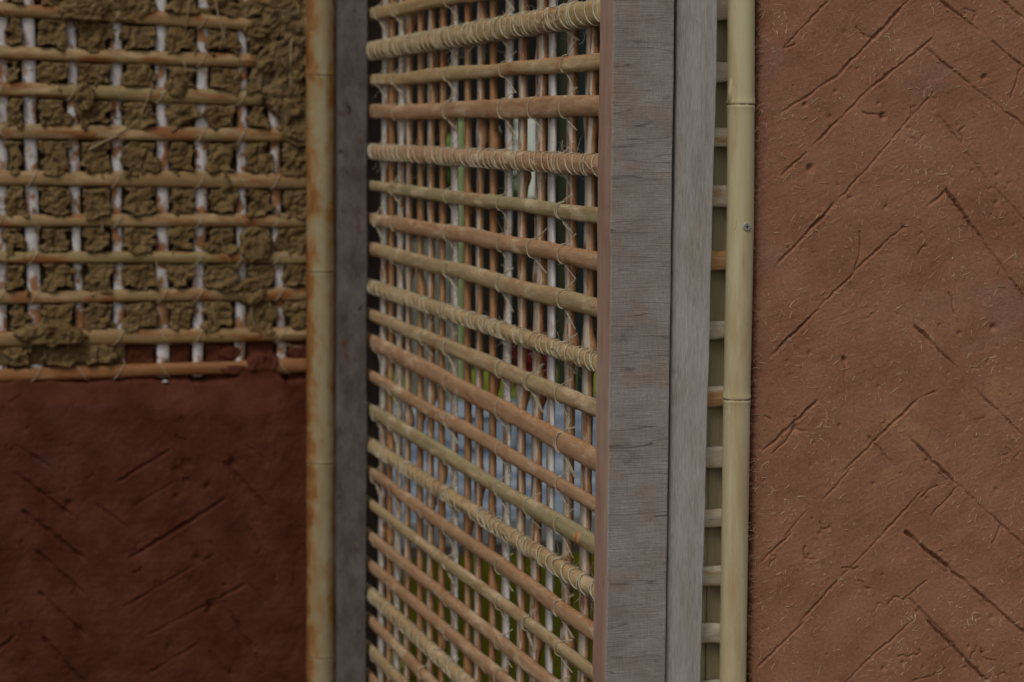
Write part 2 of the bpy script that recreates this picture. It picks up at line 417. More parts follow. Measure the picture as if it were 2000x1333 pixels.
def pole(name, axis_pts, r, nodes, mat_, parent, ring=20, ringmat=None, step=.006, nodeamp=.10, groove=True):
    """Bamboo culm through the points of axis_pts (top to bottom, vertical), nodes = z heights."""
    pts = sorted([Vector(p) for p in axis_pts], key=lambda p: p.z); z0, z1 = pts[0].z, pts[-1].z
    zs = set(np.arange(z0, z1, step).tolist()+[z1])
    for zn in nodes:
        for k in np.linspace(-.006, .006, 19): zs.add(zn+float(k))
    zs = sorted(z for z in zs if z0 <= z <= z1)
    X = np.interp(zs, [p.z for p in pts], [p.x for p in pts]); Y = np.interp(zs, [p.z for p in pts], [p.y for p in pts])
    vs = []
    for i, z in enumerate(zs):
        rr = r
        for zn in nodes:
            d = z-zn; rr *= 1+nodeamp*math.exp(-(d/.004)**2) - (.07*math.exp(-((d+.001)/.0009)**2) if groove else 0)
        for k in range(ring):
            q = 2*math.pi*k/ring; vs.append((X[i]+rr*math.cos(q), Y[i]+rr*math.sin(q), z))
    n = len(zs)
    fs = [(i*ring+k, i*ring+(k+1) % ring, (i+1)*ring+(k+1) % ring, (i+1)*ring+k) for i in range(n-1) for k in range(ring)]
    fm = [1 if ringmat and any(-.0014 < (zs[i]+zs[i+1])/2-zn < .0 and math.sin(k*1.3+zn*50)+math.sin(k*.47) > -.75 for zn in nodes) else 0 for i in range(n-1) for k in range(ring)]+[0, 0]
    fs += [tuple(range(ring-1, -1, -1)), tuple(range((n-1)*ring, n*ring))]
    return mk(name, vs, fs, [mat_, ringmat] if ringmat else mat_, parent, True, fm=fm)

ZB, ZT = .25, 2.25          # the panels run from near the ground to above head height
def upright_quad(pl0, pl1, pr0, pr1, y, zb=ZB, zt=ZT):
    return ((at_z(pl0, pl1, y, zt), y, zt), (at_z(pr0, pr1, y, zt), y, zt), (at_z(pl0, pl1, y, zb), y, zb), (at_z(pr0, pr1, y, zb), y, zb))

# ================================================================== ground
def sheet(name, x0, x1, y0, y1, z, m, nx=2, ny=2, kind='structure'):
    X, Y = np.meshgrid(np.linspace(x0, x1, nx), np.linspace(y0, y1, ny), indexing='ij')
    o = mk(name, np.stack([X.ravel(), Y.ravel(), np.full(X.size, z)], 1), grid_faces(nx, ny), m)
    return tag(o, kind=kind)
sheet('ground', -250, 250, -250, 250, 0, m_earth)

# ================================================================== right wall: red plaster with raked lines
YR = 1.795
wallR = thing('mud_wall', (at_z(1490, 1470, YR, 0), YR, 0), 'near wall of smooth pinkish red mud plaster raked with herringbone lines, at the right edge beyond the pale pole', 'wall')
x_edge0 = min(at_z(1479, 1464, YR, ZB), at_z(1479, 1464, YR, ZT))
def fine_region(y, pxa, pxb, pya, pyb, m=.02):
    c = [PY(px, py, y) for px in (pxa, pxb) for py in (pya, pyb)]
    return min(v.x for v in c)-m, max(v.x for v in c)+m, min(v.z for v in c)-m, max(v.z for v in c)+m
def stroke_field(U, V, strokes, y, width, depth, seed):
    """Carved lines; strokes in photo pixels mapped to the wall plane: (x0,y0,x1,y1,strength)."""
    D = np.zeros_like(U); ridge = np.zeros_like(U)
    wx = .0012*fbm(U*90, V*90, seed, 3)+.0007*fbm(U*420, V*420, seed+4, 2); wy = .0012*fbm(U*90+50, V*90, seed+2, 3)+.0007*fbm(U*420+9, V*420, seed+5, 2)
    for k, (a, b, c, d, s) in enumerate(strokes):
        s = max(s, .55)
        p = PY(a, b, y); q = PY(c, d, y); x0, z0, x1, z1 = p.x, p.z, q.x, q.z
        L = math.hypot(x1-x0, z1-z0); tx, tz = (x1-x0)/L, (z1-z0)/L
        lo_x, hi_x, lo_z, hi_z = min(x0, x1)-.02, max(x0, x1)+.02, min(z0, z1)-.02, max(z0, z1)+.02
        sel = (U > lo_x) & (U < hi_x) & (V > lo_z) & (V < hi_z)
        if not sel.any(): continue
        u = U[sel]+wx[sel]; v = V[sel]+wy[sel]
        al = (u-x0)*tx+(v-z0)*tz; ac = (u-x0)*tz-(v-z0)*tx
        ends = sst(-.003, .004, al)*sst(-.006, .012, L-al)
        vary = np.clip(.72+.75*fbm(al*60, al*0+k*7.7, seed+k, 3), .42, 1.25)
        wdt = width*(.6+.55*s)*(.7+.5*vary)
        D[sel] = np.maximum(D[sel], s*depth*vary*ends*np.exp(-np.abs(ac/wdt)**2.6))
        ridge[sel] = np.maximum(ridge[sel], s*.0009*vary*ends*np.exp(-((np.abs(ac)-wdt*2.0)/(wdt*.9))**2)*np.clip(.5+fbm(u*300, v*300, seed+9, 2), 0, 1))
    return D, ridge
def cracks(n, x0, x1, z0, z1, rr, lmin=.008, lmax=.03):
    out = []
    for _ in range(n):
        x, z = rr.uniform(x0, x1), rr.uniform(z0, z1); a = rr.uniform(0, math.pi*2); L = rr.uniform(lmin, lmax); st = .0019
        pts = [(x, z)]
        for k in range(int(L/st)):
            a += rr.gauss(0, .5); a += rr.choice((-.5, .5)); x += st*math.cos(a); z += st*math.sin(a); pts.append((x, z))
        out.append((pts, rr.uniform(.3, 1)))
    return out
def crack_field(U, V, cr, width, depth):
    D = np.zeros_like(U); xs = U[:, 0]; zs = V[0, :]
    for pts, s in cr:
        for (x0, z0), (x1, z1) in zip(pts[:-1], pts[1:]):
            i0, i1 = np.searchsorted(xs, [min(x0, x1)-.004, max(x0, x1)+.004]); j0, j1 = np.searchsorted(zs, [min(z0, z1)-.004, max(z0, z1)+.004])
            if i1 <= i0 or j1 <= j0: continue
            u = U[i0:i1, j0:j1]; v = V[i0:i1, j0:j1]
            L2 = (x1-x0)**2+(z1-z0)**2; t = np.clip(((u-x0)*(x1-x0)+(v-z0)*(z1-z0))/L2, 0, 1)
            d = np.hypot(u-x0-t*(x1-x0), v-z0-t*(z1-z0))
            D[i0:i1, j0:j1] = np.maximum(D[i0:i1, j0:j1], s*depth*np.exp(-(d/width)**2))
    return D
R_STR = [(1625, -5, 1530, 94, .5), (1780, -5, 1640, 145, .75), (1640, 145, 1525, 222, .8), (1820, 77, 1700, 172, .75), (1700, 172, 1592, 282, .5), (1575, 300, 1530, 340, .3),
         (1825, 177, 1735, 280, .45), (1740, 278, 1640, 390, .6), (1630, 398, 1522, 514, .95), (1845, 375, 1810, 405, .4), (1765, 443, 1670, 530, .45), (1670, 533, 1600, 600, .5),
         (1600, 605, 1510, 692, .9), (1830, -5, 1912, 60, .6), (1940, 82, 2010, 140, .7), (1950, -5, 2010, 45, .7), (1810, 95, 1900, 170, .85), (1900, 170, 2010, 252, .55),
         (1835, 228, 1875, 280, .45), (1890, 300, 1935, 360, .4), (1940, 365, 2010, 440, .3), (1848, 372, 1910, 460, 1.25), (1908, 455, 1970, 540, .8), (1965, 535, 2010, 590, .3),
         (1788, 636, 1830, 680, 1.1), (1828, 678, 1878, 728, .6), (1905, 760, 1998, 852, .3), (1596, 784, 1552, 826, .9), (1554, 822, 1489, 884, 1.1),
         (1830, 765, 1795, 778, .5), (1797, 778, 1720, 850, .8), (1720, 850, 1650, 920, .6), (1665, 912, 1610, 975, .35), (1780, 860, 1870, 948, 1.1), (1872, 948, 2010, 1075, .5),
         (1800, 960, 1720, 1050, .6), (1720, 1048, 1640, 1130, .5), (1640, 1130, 1560, 1220, .7), (1570, 1216, 1480, 1305, .9), (1545, 1042, 1487, 1098, .7),
         (1770, 1040, 1862, 1118, 1.25), (1860, 1116, 2010, 1244, .85), (1780, 1215, 1700, 1285, .4), (1705, 1280, 1640, 1345, .5), (1812, 1214, 1936, 1340, 1.0),
         (1695, 850, 1740, 905, .25), (1575, 1000, 1530, 1050, .25)]
# the same raking carries on above, below and to the right of what the photograph shows
rr = random.Random(3)
for col in range(0, 7):
    for k in range(-10, 30):
        x0 = 1520+col*560+rr.uniform(-15, 15); yy = -1500+k*165+rr.uniform(-20, 20)
        for (a, b, c, d) in ((x0+290, yy, x0, yy+300), (x0+300, yy+20, x0+560, yy+270)):
            if min(a, c) > 2010 or max(b, d) < -10 or min(b, d) > 1345:
                R_STR.append((a, b, c, d, rr.uniform(.4, 1.1)))
fx0, fx1, fz0, fz1 = fine_region(YR, 1463, 2000, 0, 1333, .015)
xs = knots([(x_edge0-.001, fx1, .00095), (fx1, fx1+.12, .003), (fx1+.12, fx1+1.0, .008)])
zs = knots([(.0, fz0-.05, .012), (fz0-.05, fz0, .003), (fz0, fz1, .00095), (fz1, fz1+.05, .003), (fz1+.05, 2.4, .012)])
U, V = np.meshgrid(xs, zs, indexing='ij')
# left edge follows the slightly leaning, crumbling edge of the panel
edge = np.array([at_z(1479, 1464, YR, z) for z in zs]); edge = edge + .0006 + .0012*fbm(zs*60, zs*0, 5, 3) + .0009*fbm(zs*400, zs*0, 8, 2)
U = U.copy(); U += (edge-xs[0])[None, :]*np.exp(-((U-xs[0])/.03))
D, ridge = stroke_field(U, V, R_STR, YR, .0009, .0042, 20)
rr = random.Random(11)
CR = cracks(42, fx0, fx1, fz0, fz1, rr)
hand = [((1510, 885), (1525, 870), (1552, 838), (1575, 842)), ((1680, 452), (1678, 500), (1670, 530)), ((1795, 500), (1800, 485), (1812, 481)), ((1650, 740), (1652, 705), (1648, 698)),
        ((1975, 190), (1985, 165), (1990, 140), (1998, 130)), ((1855, 570), (1865, 615)), ((1865, 1260), (1800, 1190), (1770, 1165)), ((1735, 1180), (1745, 1167), (1768, 1170), (1810, 1135)),
        ((1645, 1110), (1670, 1112), (1675, 1108)), ((1820, 1005), (1850, 975), (1868, 952)), ((1940, 1060), (1955, 1025)), ((1780, 1330), (1820, 1320), (1845, 1305)), ((1685, 220), (1715, 225), (1722, 222))]
for hpts in hand:
    q = []
    for (a, b), (c, d) in zip(hpts[:-1], hpts[1:]):
        for t in (0, .33, .66): q.append((a+(c-a)*t+rr.uniform(-2, 2), b+(d-b)*t+rr.uniform(-2, 2)))
    q.append(hpts[-1]); w3 = [PY(a, b, YR) for a, b in q]; CR.append(([(p.x, p.z) for p in w3], 1.0))
D = np.maximum(D, crack_field(U, V, CR, .0005, .0022))
warp = fbm(U*9, V*9, 31, 2)
trowel = .00014*fbm((U*.9+V*.35)*45+warp, (V*.93-U*.35)*520+warp*5, 40, 3) * (.4+.9*sst(-.2, .4, fbm(U*14, V*14, 41, 2)))
trowel2 = .00016*fbm(U*420, V*45, 45, 3)*sst(0, .5, fbm(U*10+5, V*10, 46, 2))
lumps = .0018*fbm(U*12, V*12, 50, 4) + .00028*fbm(U*90, V*90, 55, 4) + .00018*fbm(U*380, V*380, 58, 3)
chips = np.zeros_like(U)
for k in range(150):       # small pits
    x, z, r, s = rr.uniform(fx0, fx1), rr.uniform(fz0, fz1), rr.uniform(.0007, .0022), rr.uniform(.0005, .002)
    i0, i1 = np.searchsorted(xs, [x-.008, x+.008]); j0, j1 = np.searchsorted(zs, [z-.008, z+.008])
    chips[i0:i1, j0:j1] = np.maximum(chips[i0:i1, j0:j1], s*np.exp(-((U[i0:i1, j0:j1]-x)**2+(V[i0:i1, j0:j1]-z)**2)/r**2))
for (px, py, r, s) in ((1725, 228, .0024, .005), (1572, 205, .002, .003), (1582, 330, .0028, .004), (1923, 152, .0022, .004), (1553, 835, .003, .004), (1650, 703, .0022, .003), (1940, 640, .003, .003)):
    c = PY(px, py, YR); chips = np.maximum(chips, s*np.exp(-((U-c.x)**2+(V-c.z)**2)/r**2*(1+.5*fbm(U*300, V*300, 3, 2))))
edgefall = .006*np.exp(-np.clip(U-edge[None, :], 0, 1)/.0012)
Yv = YR - lumps - trowel - trowel2 - ridge + D + chips + edgefall
nu, nv = U.shape
verts = np.stack([U.ravel(), Yv.ravel(), V.ravel()], 1)
pl = mk('plaster', verts, grid_faces(nu, nv), m_plR, wallR)
HR = (xs, zs, Yv)
def yR(x, z):
    i = min(max(int(np.searchsorted(xs_R, x)), 1), len(xs_R)-1); j = min(max(int(np.searchsorted(zs_R, z)), 1), len(zs_R)-1)
    return float(Y_R[i, j])
xs_R, zs_R, Y_R = xs, zs, Yv
b = MB(); b.box(x_edge0+.004, x_edge0+1.2, YR+.012, YR+.10, 0, 2.4); b.build('wall_core', m_mud, wallR)
# chopped straw lying in the face of the plaster
b = MB(); rr = random.Random(5)
def bit(b, x, z, L, a, r, yf, bend=.3, lift=0.):
    n = 5; pts = []; k = rr.gauss(0, bend*.35)
    for i in range(n):
        t = i/(n-1)-.5; aa = a+k*t*2
        xx = x+L*t*math.cos(aa); zz = z+L*t*math.sin(aa); pts.append((xx, yf(xx, zz)-r*.1-lift*abs(t)*2, zz))
    b.tube(pts, [r*.5, r, r, r, r*.5], 4)
for k in range(6500):
    x = rr.uniform(x_edge0+.004, fx1+.05); z = rr.uniform(fz0-.05, fz1+.05)
    cl = float(fbm(np.array([x*14.]), np.array([z*14.]), 77, 2)[0])
    if cl < rr.uniform(-.9, .5): continue
    bit(b, x, z, rr.choice((.002, .003, .003, .004, .005, .006, .009)), rr.gauss(.5, 1.0), rr.choice((.00014, .0002, .0003, .00045)), yR, .5)
for k in range(90):
    z = rr.uniform(fz0, fz1); x = at_z(1479, 1464, YR, z)+rr.uniform(.000, .004)
    bit(b, x, z, rr.uniform(.004, .009), rr.uniform(-1.5, 1.5), rr.uniform(.00015, .0003), yR, .9, .001)
tag(b.build('straw_chaff', m_strawred, wallR, True), kind='stuff')
b = MB()
for (px, py, L, a) in ((1590, 198, .011, .7), (1695, 245, .004, 1.2), (1712, 268, .003, .2), (1620, 320, .005, 1.2), (1885, 295, .008, .5), (1985, 500, .011, -1.2), (1865, 540, .008, -1.4), (1925, 632, .010, .7), (1870, 170, .006, .2),
                       (1655, 905, .009, 1.2), (1605, 895, .009, -1.0), (1500, 1057, .006, .1), (1668, 1025, .005, 1.5), (1840, 845, .008, -.9), (1765, 645, .004, .5), (1955, 560, .01, -.1), (1600, 1310, .012, 1.3), (1668, 740, .006, 1.1),
                       (1910, 1210, .006, .5), (1572, 230, .005, .4), (1530, 305, .007, -.8), (1500, 320, .009, -.9), (1942, 1225, .006, -.9), (1880, 1290, .005, 1.2)):
    c = PY(px, py, YR); bit(b, c.x, c.z, L, a, .0005, yR, .25)
tag(b.build('straw', m_straw, wallR, True), kind='stuff')
# lath ends and the split uprights in the gap beside the plaster
lathpy = [-95, 20, 142, 268, 382, 510, 645, 774, 895, 1010, 1125, 1237, 1345, 1460]
zz = [PY(1398, p, 1.802).z for p in lathpy]
zz = [zz[0]+.0535*k for k in range(int((2.3-zz[0])/.0535), 0, -1)] + zz + [zz[-1]-.052*k for k in range(1, int((zz[-1]-.2)/.052))]
for k, z in enumerate(zz):
    xa = at_z(1345, 1318, 1.802, z); w_ = .0185 if k % 3 else .0165
    strip('lath', (x_edge0-.003, 1.802, z), (xa, 1.802, z+.0008*math.sin(k*2.3)), (0, -1, 0), w_+.001*math.sin(k*1.7), .004, m_lathend, wallR, n=26, seed=k+40, wob=.001, col=(1, 1, 1) if k % 2 else (.93, .95, 1.0), round_=.45)
def upbox(name, pxa, pxb, y, m, parent, d=.012, seed=0):
    q = upright_quad(pxa, pxa-21, pxb, pxb-21, y); return plank(name, q, d, m, parent, 60, seed, .0008)
upbox('upright', 1352, 1398, 1.810, m_olive, wallR, seed=4)
upbox('upright', 1399, 1470, 1.809, m_olive, wallR, seed=6)
b = MB(); b.box(at_z(1330, 1310, 1.85, 1.3), x_edge0+.006, 1.850, 1.88, 0, 2.4); b.build('wall_end', m_brownback, wallR)

# ================================================================== pale bamboo pole in front of the plaster
YP = 1.788
ax = [PY(1447, -700, YP), PY(1447.5, 0, YP), PY(1447, 200, YP), PY(1446, 420, YP), PY(1439, 778, YP), PY(1431, 1333, YP), PY(1422, 2100, YP)]
bp = thing('bamboo_pole', (ax[2].x, YP, 0), 'smooth pale yellow bamboo pole with a screw in it, upright beside the near red plaster', 'bamboo pole', 'bamboo poles covering the wall edges')
nz = [PY(1447, 203, YP).z, PY(1438, 778, YP).z]
pole('culm', ax, .0119, nz+[nz[1]-.27, nz[0]+.24, nz[0]+.5], m_bambooR, bp, ring=36, nodeamp=.06, ringmat=m_nodescar)
# bud scar at the upper node
b = MB(); c = PY(1428.5, 200, YP-.004)
b.tube([c+Vector((.0035, .003, -.004)), c+Vector((.0005, .001, 0)), c+Vector((-.0012, 0, .010)), c+Vector((-.0005, 0, .019)), c+Vector((.0008, .001, .026))], [.0016, .0030, .0022, .0013, .0005], 10)
b.build('branch_stub', m_bambooR, bp, True)
b = MB(); c = PY(1459, 443, YP-.0125)
n = 24; R_ = .0037
ringp = lambda r, y: [(c.x+r*math.cos(2*math.pi*k/n), c.y+y, c.z+r*math.sin(2*math.pi*k/n)) for k in range(n)]
vs = ringp(R_, .0012)+ringp(R_, 0)+ringp(R_*.86, -.0004); fs = []
for q in range(2): fs += [(q*n+k, q*n+(k+1) % n, (q+1)*n+(k+1) % n, (q+1)*n+k) for k in range(n)]
fs.append(tuple(range(2*n, 3*n))); b.add(vs, fs)
sc = b.build('screw', m_steel, bp, False)
b = MB()
for dx, dz in ((.0021, .00045), (.00045, .0021)): b.box(c.x-dx, c.x+dx, c.y-.00052-(.00003 if dx > dz else 0), c.y-.0003, c.z-dz, c.z+dz)
b.build('cross_slot', flat('dark_slot', (.06, .045, .04), .8), sc)

# ================================================================== boards between lattice and wall
YB = 1.776
q = upright_quad(1323, 1300, 1404, 1369, YB+.001)
nb = plank('timber_board', q, .03, m_grain, None, 160, 21, .0004, origin=(q[2][0], q[2][1], ZB))
tag(nb, 'narrow pale grey board with fine upright grain, beside the gap showing lath ends', 'board')
b = MB(); xg = at_z(1310, 1290, YB+.02, 1.3)
# ================================================================== the lattice screen
X0 = .612
latt = thing('lattice_screen', (X0, 2.2, ZB), 'open bamboo lattice tied and wrapped with cord, set between two grey timbers', 'lattice screen')
XN = X0-.0095
yN = PX(1166, 600, XN).y; yF = PX(719, 600, X0).y
YN = PX(1197, 100, XN).y
q = list(upright_quad(1197, 1184, 1318, 1300, YN))
# near stile: wide sawn face to the front, fresh pink face to the left
xl = XN
stile_q = ((xl, YN, ZT), q[1], (xl, YN, ZB), q[3])
n_st = plank('stile', stile_q, yN-YN, [m_sawn, m_pink], latt, 200, 2, .00035)
tag(n_st, 'wide grey rough-sawn timber with a pinkish cut side')
# far stile, dark, with a facing strip
YF = PX(719, 600, X0).y
YG = YF-.036
q = upright_quad(663, 661, 718, 715.5, YG)
f_st = plank('stile', q, .018, m_dark, latt, 140, 9, .0006); tag(f_st, 'dark grey-purple weathered timber')
b = MB(); b.box(q[0][0]+.012, X0+.028, YF+.012, YF+.10, ZB, ZT, bev=.0015); b.build('stile_back', m_brownback, latt)
b = MB(); b.box(X0-.001, X0+.05, yN, YF, ZT-.05, ZT, bev=.002); b.build('rail', m_dark, latt)
b = MB(); b.box(X0-.001, X0+.05, yN, YF, ZB, ZB+.05, bev=.002); b.build('rail', m_dark, latt)

TAN = (1.0, .98, .86); GRN = (.86, .94, .82); BRN = (.98, .80, .72); PNK = (1.02, .82, .74); YEL = (1.05, 1.0, .80)
# (photo y at column 720, at column 1165, width m, thickness m, wrapped, tint)
SL = [(-36, -150, .017, .006, 0, TAN), (30, -57, .0185, .007, 0, YEL), (102, 25, .0245, .0125, 1, YEL), (160, 120, .0165, .006, 0, YEL), (220, 208, .0215, .007, 0, PNK), (296, 323, .0205, .0105, 1, PNK),
      (362, 420, .0165, .007, 0, GRN), (427, 507, .0195, .007, 0, BRN), (487, 600, .0185, .007, 0, TAN), (557, 706, .0175, .0095, 1, YEL), (614, 797, .0185, .007, 0, TAN),
      (663, 897, .0215, .007, 0, PNK), (731, 985, .0165, .006, 0, BRN), (798, 1066, .0185, .007, 0, GRN), (864, 1152, .0175, .0095, 1, YEL), (920, 1236, .0175, .007, 0, BRN),
      (982, 1318, .0150, .006, 0, TAN), (1042, 1404, .0170, .007, 0, BRN), (1098, 1484, .0170, .007, 0, BRN), (1153, 1564, .0180, .0095, 1, YEL), (1208, 1644, .0170, .007, 0, BRN), (1265, 1726, .0170, .007, 0, TAN), (1318, 1803, .0165, .007, 0, BRN)]
XS = X0+.0005
rows = []
for (a, b_, w_, t_, wr, col) in SL:
    p = PX(720, a, XS); qn = PX(1166, b_, XS); ff = (YF+.008-yN)/(p.y-qn.y); rows.append((p.z, p.z+(qn.z-p.z)*ff, w_, t_, wr, col, True))
top = rows[0]; bot = rows[-1]; k = 1
while top[0]+.0425*k < ZT-.06: rows.insert(0, (top[0]+.0425*k, top[1]+.0425*k, .018, .007, int(k % 4 == 2), (TAN, BRN, GRN)[k % 3], False)); k += 1
k = 1
while bot[0]-.038*k > ZB+.07: rows.append((bot[0]-.038*k, bot[1]-.038*k, .0175, .007, int(k % 4 == 1), (TAN, BRN, GRN)[k % 3], False)); k += 1

# upright sticks behind the strips: photo column at y=200 and y=1250
ST = [(753, 745, 'w', 1.1), (766, 761, 'o', 1), (786, 777, 'w', 1.1), (801, 796, 'm', .9), (823, 820, 'o', 1), (844, 841, 'm', 1), (866, 863, 'o', 1), (891, 890, 'W', 1.2), (915, 914, 'o', 1), (940, 935, 'm', .9),
      (965, 962, 'o', 1), (998, 990, 'W', 1.2), (1023, 1018, 'm', 1.0), (1059, 1046, 'm', 1.3), (1083, 1076, 'W', 1.0), (1120, 1108, 'm', 1.15), (1157, 1142, 'm', 1.15)]
sticks_y = []
XK = X0+.0035
m_white2 = mat('split_face', [(.28, (.55, .37, .22)), (.42, (.74, .63, .49)), (.62, (.83, .77, .68))], (90, 90, 9),
               stains=[((.40, .18, .07), (80, 80, 26), .50, .60), ((.16, .12, .10), (60, 60, 40), .68, .76)],
               grain=((1200, 1200, 50), .18), bump=[((1200, 1200, 50), .35, .0006)], rough=.78)
for k, (pa, pb, kind, ws) in enumerate(ST):
    A = PX(pa, 200, XK+.003); B = PX(pb, 1250, XK+.003)
    n = 200; zt, zb = ZT-.045, ZB+.045; V_ = []
    rs = random.Random(k+90)
    wy = smooth1(n, 60+k, .0022, 16); wx = smooth1(n, 80+k, .0006, 14); ww = smooth1(n, 100+k, .10, 5); wd = smooth1(n, 130+k, .14, 3.5)
    dy = .0168*ws*(1.05 if kind == 'W' else 1); dx = .0042 if kind in 'oW' else .0048
    if kind == 'o': dy *= .72; dx *= 1.25
    if kind == 'W': dx *= .7
    knob = [zb+rs.uniform(.05, .3)+.24*i_ for i_ in range(8)] if kind != 'W' else []
    rmax = .0095
    for i in range(n):
        z = zt+(zb-zt)*i/(n-1); t = (z-A.z)/(B.z-A.z); yc = A.y+(B.y-A.y)*t+wy[i]; xx = XK+wx[i]
        hy = dy/2*(1+ww[i]); hx = dx*(1+wd[i])
        for kz in knob:
            g = math.exp(-((z-kz)/.0085)**2)+.5*math.exp(-((z-kz-.010)/.005)**2); hy *= 1+.5*g; hx *= 1+.7*g
        V_ += [(xx, yc+hy, z), (xx, yc-hy*.9, z), (xx+.0006, yc-hy, z), (xx+hx, yc-hy*.98, z), (xx+hx*1.05, yc, z), (xx+hx, yc+hy, z)]
    fs = []; fm = []
    for i in range(n-1):
        for j in range(6):
            fs.append((i*6+(j+1) % 6, i*6+j, (i+1)*6+j, (i+1)*6+(j+1) % 6)); fm.append(0 if j in (0, 5) else 1)
    fs += [tuple(range(6)), tuple(range(n*6-1, (n-1)*6-1, -1))]; fm += [0, 0]
    mats = {'w': [m_white, m_white2], 'W': [m_white, m_white], 'm': [m_white2, m_orange], 'o': [m_orange, m_orange]}[kind]
    mk('upright', V_, fs, mats, latt, True, fm=fm)
    sticks_y.append((A, B))
def stick_y(k, z):
    A, B = sticks_y[k]; t = (z-A.z)/(B.z-A.z); return A.y+(B.y-A.y)*t

rt_ = random.Random(21)
top3 = [i for i, r in enumerate(rows) if r[6]][0]+3
def fuzz(b, c, n, spread, L):
    for _ in range(n):
        p = Vector(c)+Vector((rt_.uniform(-.003, .002), rt_.uniform(-spread, spread), 0)); d = Vector((rt_.uniform(-.6, .2), rt_.uniform(-1, 1), rt_.choice((-1, 1))*rt_.uniform(.3, 1))).normalized()
        p.z += (1 if d.z > 0 else -1)*rt_.uniform(.005, .009); pts = [p]; l = rt_.uniform(.3, 1)*L
        for i in range(7):
            d = (d+Vector((rt_.gauss(0, .35), rt_.gauss(0, .35), rt_.gauss(0, .35)))).normalized(); p = p+d*l/7; pts.append(p)
        b.tube(pts, rt_.uniform(.00011, .00019), 3, cap=False)
for k, (zf, zn, w_, t_, wr, col, vis) in enumerate(rows):
    dropn = rt_.uniform(-.0005, .0005)
    p0 = Vector((XS, YF+.008, zf)); p1 = Vector((XS, yN-.0005, zn))
    L = (p1-p0).length; nd = [rt_.uniform(.1, .9)] + ([rt_.uniform(.1, .9)] if rt_.random() < .4 else [])
    slat = strip('slat', p0, p1, (-1, 0, 0), w_*.89, t_*.86, [m_slat, m_orange], latt, n=70 if vis else 24, seed=200+k, nodes=nd if not wr else (), wob=.0024 if not wr else .0008, col=col,
                 round_=.55, edge=((.62, 1.0) if k % 4 == top3 % 4 else None))
    if not vis: 
        continue
    tilt = (zn-zf)/(yN-YF)
    def zc(y): return zf+(zn-zf)*(YF+.008-y)/(YF+.008-(yN-.0005))
    # cord ties at some of the sticks
    for sk in (2, 7, 11, 15) + ((0,) if k % 2 == 0 else ()) + ((5,) if k % 5 == 1 else ()) + ((13,) if k % 3 == 0 else ()):
        if wr and sk in (2, 5): continue
        y0 = stick_y(sk, zc(2.2))+rt_.uniform(-.002, .002)+.008; z0 = zc(y0); pts = []
        rW, rT = w_*.445+.0008, t_*.88+.0009; sh = rt_.uniform(.016, .034); sp = 1
        pts.append((X0+.002, y0-sh*1.1-.006, z0+rW+rt_.uniform(.006, .013)))
        pts.append((X0-.0005, y0-sh*.8, z0+rW+.003))
        N = 12
        for i in range(N):
            q_ = math.radians(88-176*i/(N-1)); u = i/(N-1)
            yy = y0-sh*.45*(1-u)**2 - sh*.35*u**2
            pts.append((XS-rT*math.cos(q_)**.55-.0003, yy, zc(yy)+rW*math.sin(q_)))
        pts.append((X0-.001, y0-sh*.8, z0-rW-.004)); pts.append((X0+.0015, y0-sh*1.2-.005, z0-rW-rt_.uniform(.008, .018)))
        bb = MB(); r_ = rt_.uniform(.00045, .00062)
        bb.tube(pts, r_, 6)
        if rt_.random() < .25:
            bb.tube([(x-.0008, y+.0022+.0012*math.sin(i), z) for i, (x, y, z) in enumerate(pts)], r_*.9, 6)
        if rt_.random() < .5: fuzz(bb, (X0-.001, y0-sh, z0-(w_ if rt_.random() < .5 else -w_)*.3), rt_.randint(1, 3), .006, .022)
        bb.build('tie', m_cord, slat, True)
    if wr:
        bb = MB(); y = YF-.004; rW, rT = w_*.445+.0004, t_*.88+.0005
        while y > yN+.001:
            N = 18; pts = []; lean = rt_.gauss(-.006, .004); r_ = rt_.uniform(.00045, .0007); dz = rt_.gauss(0, .0002); bow = rt_.gauss(0, .002)
            for i in range(N):
                q_ = math.radians(100-200*i/(N-1)); u = i/(N-1)
                yy = y+lean*(u-.5)*2+bow*math.sin(u*math.pi*1.5); cq = max(0., math.cos(q_))
                pts.append((XS-(rT+r_*.6)*cq**.55+(.001 if cq == 0 else 0), yy, zc(yy)+(rW+r_*.6+dz)*math.sin(q_)))
            bb.tube(pts, r_, 6)
            y -= rt_.choice((.003, .008, .013, .018, .022, .020, .026))*(.8 if k in (12, 17) else 1.0)
        bb.tube([(XS+.0022, YF-.002-(YF-yN-.004)*j/12, zc(YF-.002-(YF-yN-.004)*j/12)) for j in range(13)], .0006, 5)
        for i in range(3):
            y = rt_.uniform(yN+.02, yN+.35); pts = [(XS-rT-.0008, y-j*.006, zc(y-j*.006)+.003*math.sin(j+i)) for j in range(7)]; bb.tube(pts, .0004, 5)
        fz = MB()
        for i in range(26):
            y = yN+.01+rt_.random()**1.6*.7; fuzz(fz, (X0, y, zc(y)), rt_.randint(1, 4), .01, .028)
        bb.build('cord_wrapping', m_cord, slat, True)
        tag(fz.build('loose_fibres', m_fuzz, slat, True), kind='stuff')
    if k and SL and abs(zf-PX(720, 798, XS).z) < 1e-6:      # dark knot on one strip
        bb = MB(); y = PX(1140, 1050, XS).y; c_ = Vector((XS-t_*.7, y, zc(y)))
        bb.tube([c_+Vector((.002, 0, 0)), c_+Vector((-.0015, 0, 0)), c_+Vector((-.0026, 0, 0))], [.0065, .0058, .0036], 12)
        bb.tube([c_+Vector((-.0026, .001, -.004)), c_+Vector((-.003, .002, .004))], [.0012, .0016], 6)
        bb.build('knot', m_orange, slat, True)

